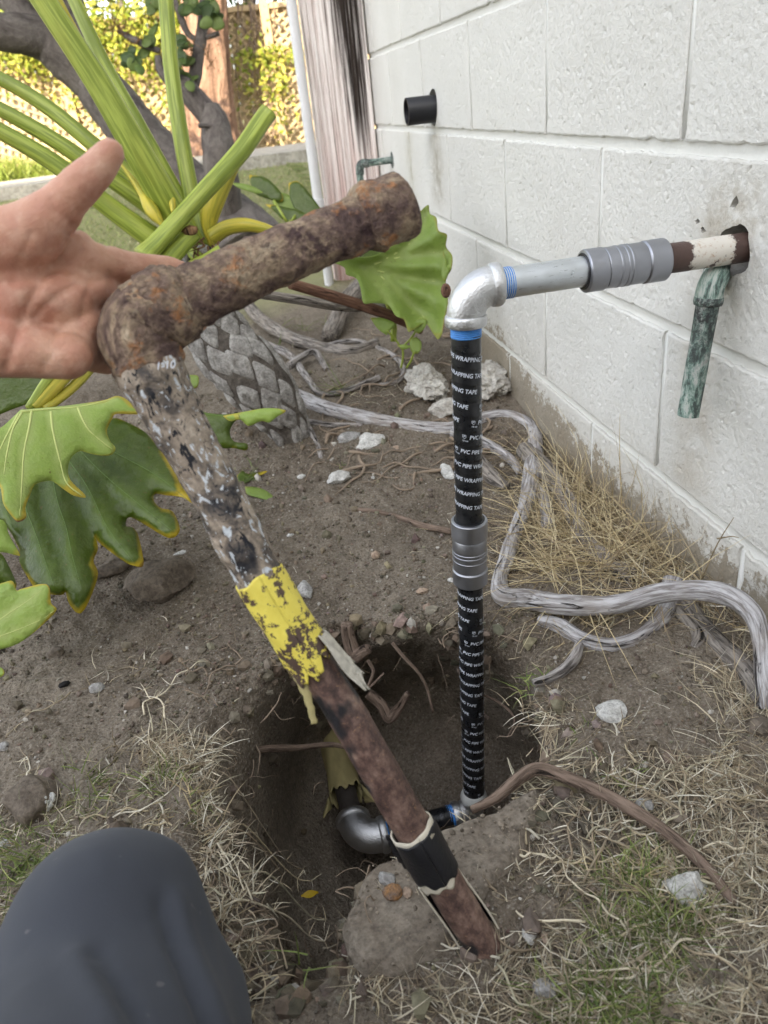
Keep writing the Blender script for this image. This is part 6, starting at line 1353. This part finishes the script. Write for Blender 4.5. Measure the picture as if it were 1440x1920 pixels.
for i in range(14): x = -8.5 + i + rng.normal(0, .2); tube(g, crom([(x, 10.4, .1), (x + rng.normal(0, .2), 10.5, 1.5), (x + rng.normal(0, .4), 10.5, 3.2)], 4), .05, 8)
obj('stem', g, M['grey_bark'], HG)
# red barked trunk
T = thing('bark_tree', ony(398, 272, 8.0), 'red brown trunk with deep furrowed bark in front of the fence', 'tree')
rows = [(402, 290, 118), (400, 270, 104), (396, 230, 92), (390, 150, 86), (384, 60, 84), (380, -20, 84), (372, -160, 84), (362, -330, 80)]
pp = np.array([ony(x, y, 8.0) for x, y, w_ in rows]); rr = np.array([w_ * depth(q) / F / 2 for q, (x, y, w_) in zip(pp, rows)])
c = crom(np.c_[pp, rr], 12); g = Geo()
tube(g, c[:, :3], c[:, 3], 72, True, lambda tc, th, s: fbm(tc * [1, 1, .13], 9, 4, .6) * .055 + fbm(tc, 30, 3) * .012); obj('trunk', g, M['red_bark'], T)
g = Geo(); top = pp[-1]; n = 3500; C = top + [0, 0, 1.2] + rng.normal(0, 1, (n, 3)) * [1.0, .9, .7]; scatter_leaves(g, C, .12, np.array([[.06, .10, .03], [.09, .13, .04]])); o = obj('crown', g, M['foliage'], T, False); o['kind'] = 'stuff'
g = Geo()
for i in range(7): a_ = i * .9; tube(g, crom([top - [0, 0, .4], top + [math.cos(a_) * .4, math.sin(a_) * .4, .4], top + [math.cos(a_) * 1.0, math.sin(a_) * .9, 1.1]], 4), np.linspace(.12, .03, 9), 8)
obj('limb', g, M['red_bark'], T)
# grey leaning tree
T = thing('grey_tree', P(475, 445, 3.35), 'smooth grey leaning tree trunk behind the philodendron petioles', 'tree')
def limb(rows, mat, par, name, n=26, amp=.012):
    pp = np.array([P(x, y, d_) for x, y, d_, w_ in rows]); rr = np.array([pw(w_, d_) for x, y, d_, w_ in rows]); c = crom(np.c_[pp, rr], 9); g = Geo()
    tube(g, c[:, :3], c[:, 3], n, True, lambda tc, th, s: fbm(tc, 7, 4) * amp * 1.6 + fbm(tc, 30, 3) * amp * .5); return obj(name, g, M[mat], par)
TK = limb([(470, 500, 3.3, 190), (425, 435, 3.35, 150), (368, 375, 3.38, 118), (300, 300, 3.4, 100), (235, 225, 3.4, 94), (178, 150, 3.4, 86), (140, 75, 3.4, 66), (128, 0, 3.4, 58), (122, -90, 3.4, 56), (120, -260, 3.4, 50)], 'grey_bark', T, 'trunk', 32)
limb([(200, 175, 3.42, 80), (140, 125, 3.36, 80), (85, 78, 3.3, 74), (20, 62, 3.22, 66), (-60, 50, 3.15, 62), (-200, 40, 3.05, 56)], 'grey_bark', T, 'limb')
limb([(110, 90, 3.32, 56), (60, 40, 3.36, 46), (20, 5, 3.4, 44), (-30, -30, 3.45, 42), (-120, -90, 3.5, 38)], 'grey_bark', T, 'limb')
g = Geo(); n = 5000; C = P(100, -420, 3.4) + rng.normal(0, 1, (n, 3)) * [.9, .8, .28]; C = C[C[:, 2] > 1.75]; scatter_leaves(g, C, .07, np.array([[.06, .11, .03], [.10, .15, .04]])); o = obj('crown', g, M['foliage'], T, False); o['kind'] = 'stuff'
# jade shrub
T = thing('jade_shrub', P(420, 345, 3.1), 'jade shrub with grey branching stems and round fleshy leaves', 'shrub')
limb([(424, 470, 3.3, 60), (425, 400, 3.2, 60), (412, 310, 3.1, 62), (405, 240, 3.1, 56), (392, 208, 3.1, 48)], 'grey_bark', T, 'stem', 20, .006)
limb([(398, 225, 3.1, 48), (365, 185, 3.08, 44), (342, 160, 3.06, 36), (318, 150, 3.05, 22), (300, 130, 3.04, 16), (296, 105, 3.03, 13)], 'grey_bark', T, 'branch', 16, .004)
limb([(358, 180, 3.1, 26), (366, 140, 3.1, 25), (374, 90, 3.1, 23), (380, 40, 3.1, 20), (384, -30, 3.1, 16)], 'grey_bark', T, 'branch', 16, .004)
limb([(372, 78, 3.1, 13), (352, 62, 3.1, 13), (340, 35, 3.1, 13), (328, 0, 3.1, 10), (320, -40, 3.1, 8)], 'grey_bark', T, 'branch', 12, .003)
limb([(300, 96, 3.06, 14), (270, 84, 3.05, 13), (240, 68, 3.05, 11), (222, 58, 3.05, 7)], 'grey_bark', T, 'branch', 12, .003)
limb([(378, 72, 3.1, 12), (395, 68, 3.09, 11), (410, 62, 3.08, 10)], 'grey_bark', T, 'branch', 10, .003)
limb([(408, 238, 3.06, 14), (385, 236, 3.03, 10), (372, 236, 3.02, 9)], 'grey_bark', T, 'branch', 10, .003)
def jade(px, py, d_, w_, h_, rot):
    V, Fc = ico(2); s = d_ / F / 2; a_ = math.radians(rot); ax = R[0] * math.cos(a_) + R[1] * math.sin(a_); ay = -R[0] * math.sin(a_) + R[1] * math.cos(a_); tz = rng.uniform(-.6, .6); az = np.cross(ax, ay); ay = ay * math.cos(tz) + az * math.sin(tz); az = np.cross(ax, ay)
    tp = 1 - .25 * V[:, :1]
    g = Geo(); g.add(P(px, py, d_) + ax * V[:, :1] * w_ * s + ay * V[:, 1:2] * h_ * s * tp + az * V[:, 2:] * .004, Fc, None, pick(np.array([[.11, .17, .04], [.16, .22, .06], [.08, .13, .04]]), 1)[0]); obj('leaf', g, M['foliage'], T)
for cx, cy, k, s_ in [(258, 112, 9, 17), (352, 148, 6, 13), (358, 12, 9, 14), (390, 8, 7, 14), (280, 68, 4, 13), (335, 80, 4, 12), (288, 10, 6, 13), (345, 115, 3, 12), (395, 38, 3, 13), (330, 130, 4, 14)]:
    for i in range(k): a_ = rng.uniform(0, 360); rr_ = rng.uniform(.4, 1.2) * s_; jade(cx + math.cos(math.radians(a_)) * rr_, cy + math.sin(math.radians(a_)) * rr_, 3.02 + rng.normal(0, .03), rng.uniform(20, 34), rng.uniform(18, 26), a_)
g = Geo()
for cx, cy in [(215, 48), (225, 60), (240, 62), (260, 78), (390, 100), (395, 120), (360, 95), (300, 40)]:
    for i in range(14):
        p0 = P(cx, cy, 3.03); p1 = p0 + rng.normal(0, 1, 3) * [.022, .02, .022] + [0, 0, .012]; tube(g, [p0, (p0 + p1) / 2 + rng.normal(0, .003, 3), p1], [.0012, .001, .0008], 4); V, Fc = ico(1); g.add(p1 + V * .0032, Fc)
o = obj('dried_flowers', g, M['sheath'], T); o['kind'] = 'stuff'
g = Geo(); C = np.array([P(161 + rng.normal(0, 2), 45 + rng.normal(0, 6), 6.5) for _ in range(26)]); scatter_leaves(g, C, .022, np.array([[.7, .03, .08]])); FL = obj('red_flower', g, M['foliage'], None, False); tag(FL, 'small red blossom among the creeper beside the grey trunk', 'flower')
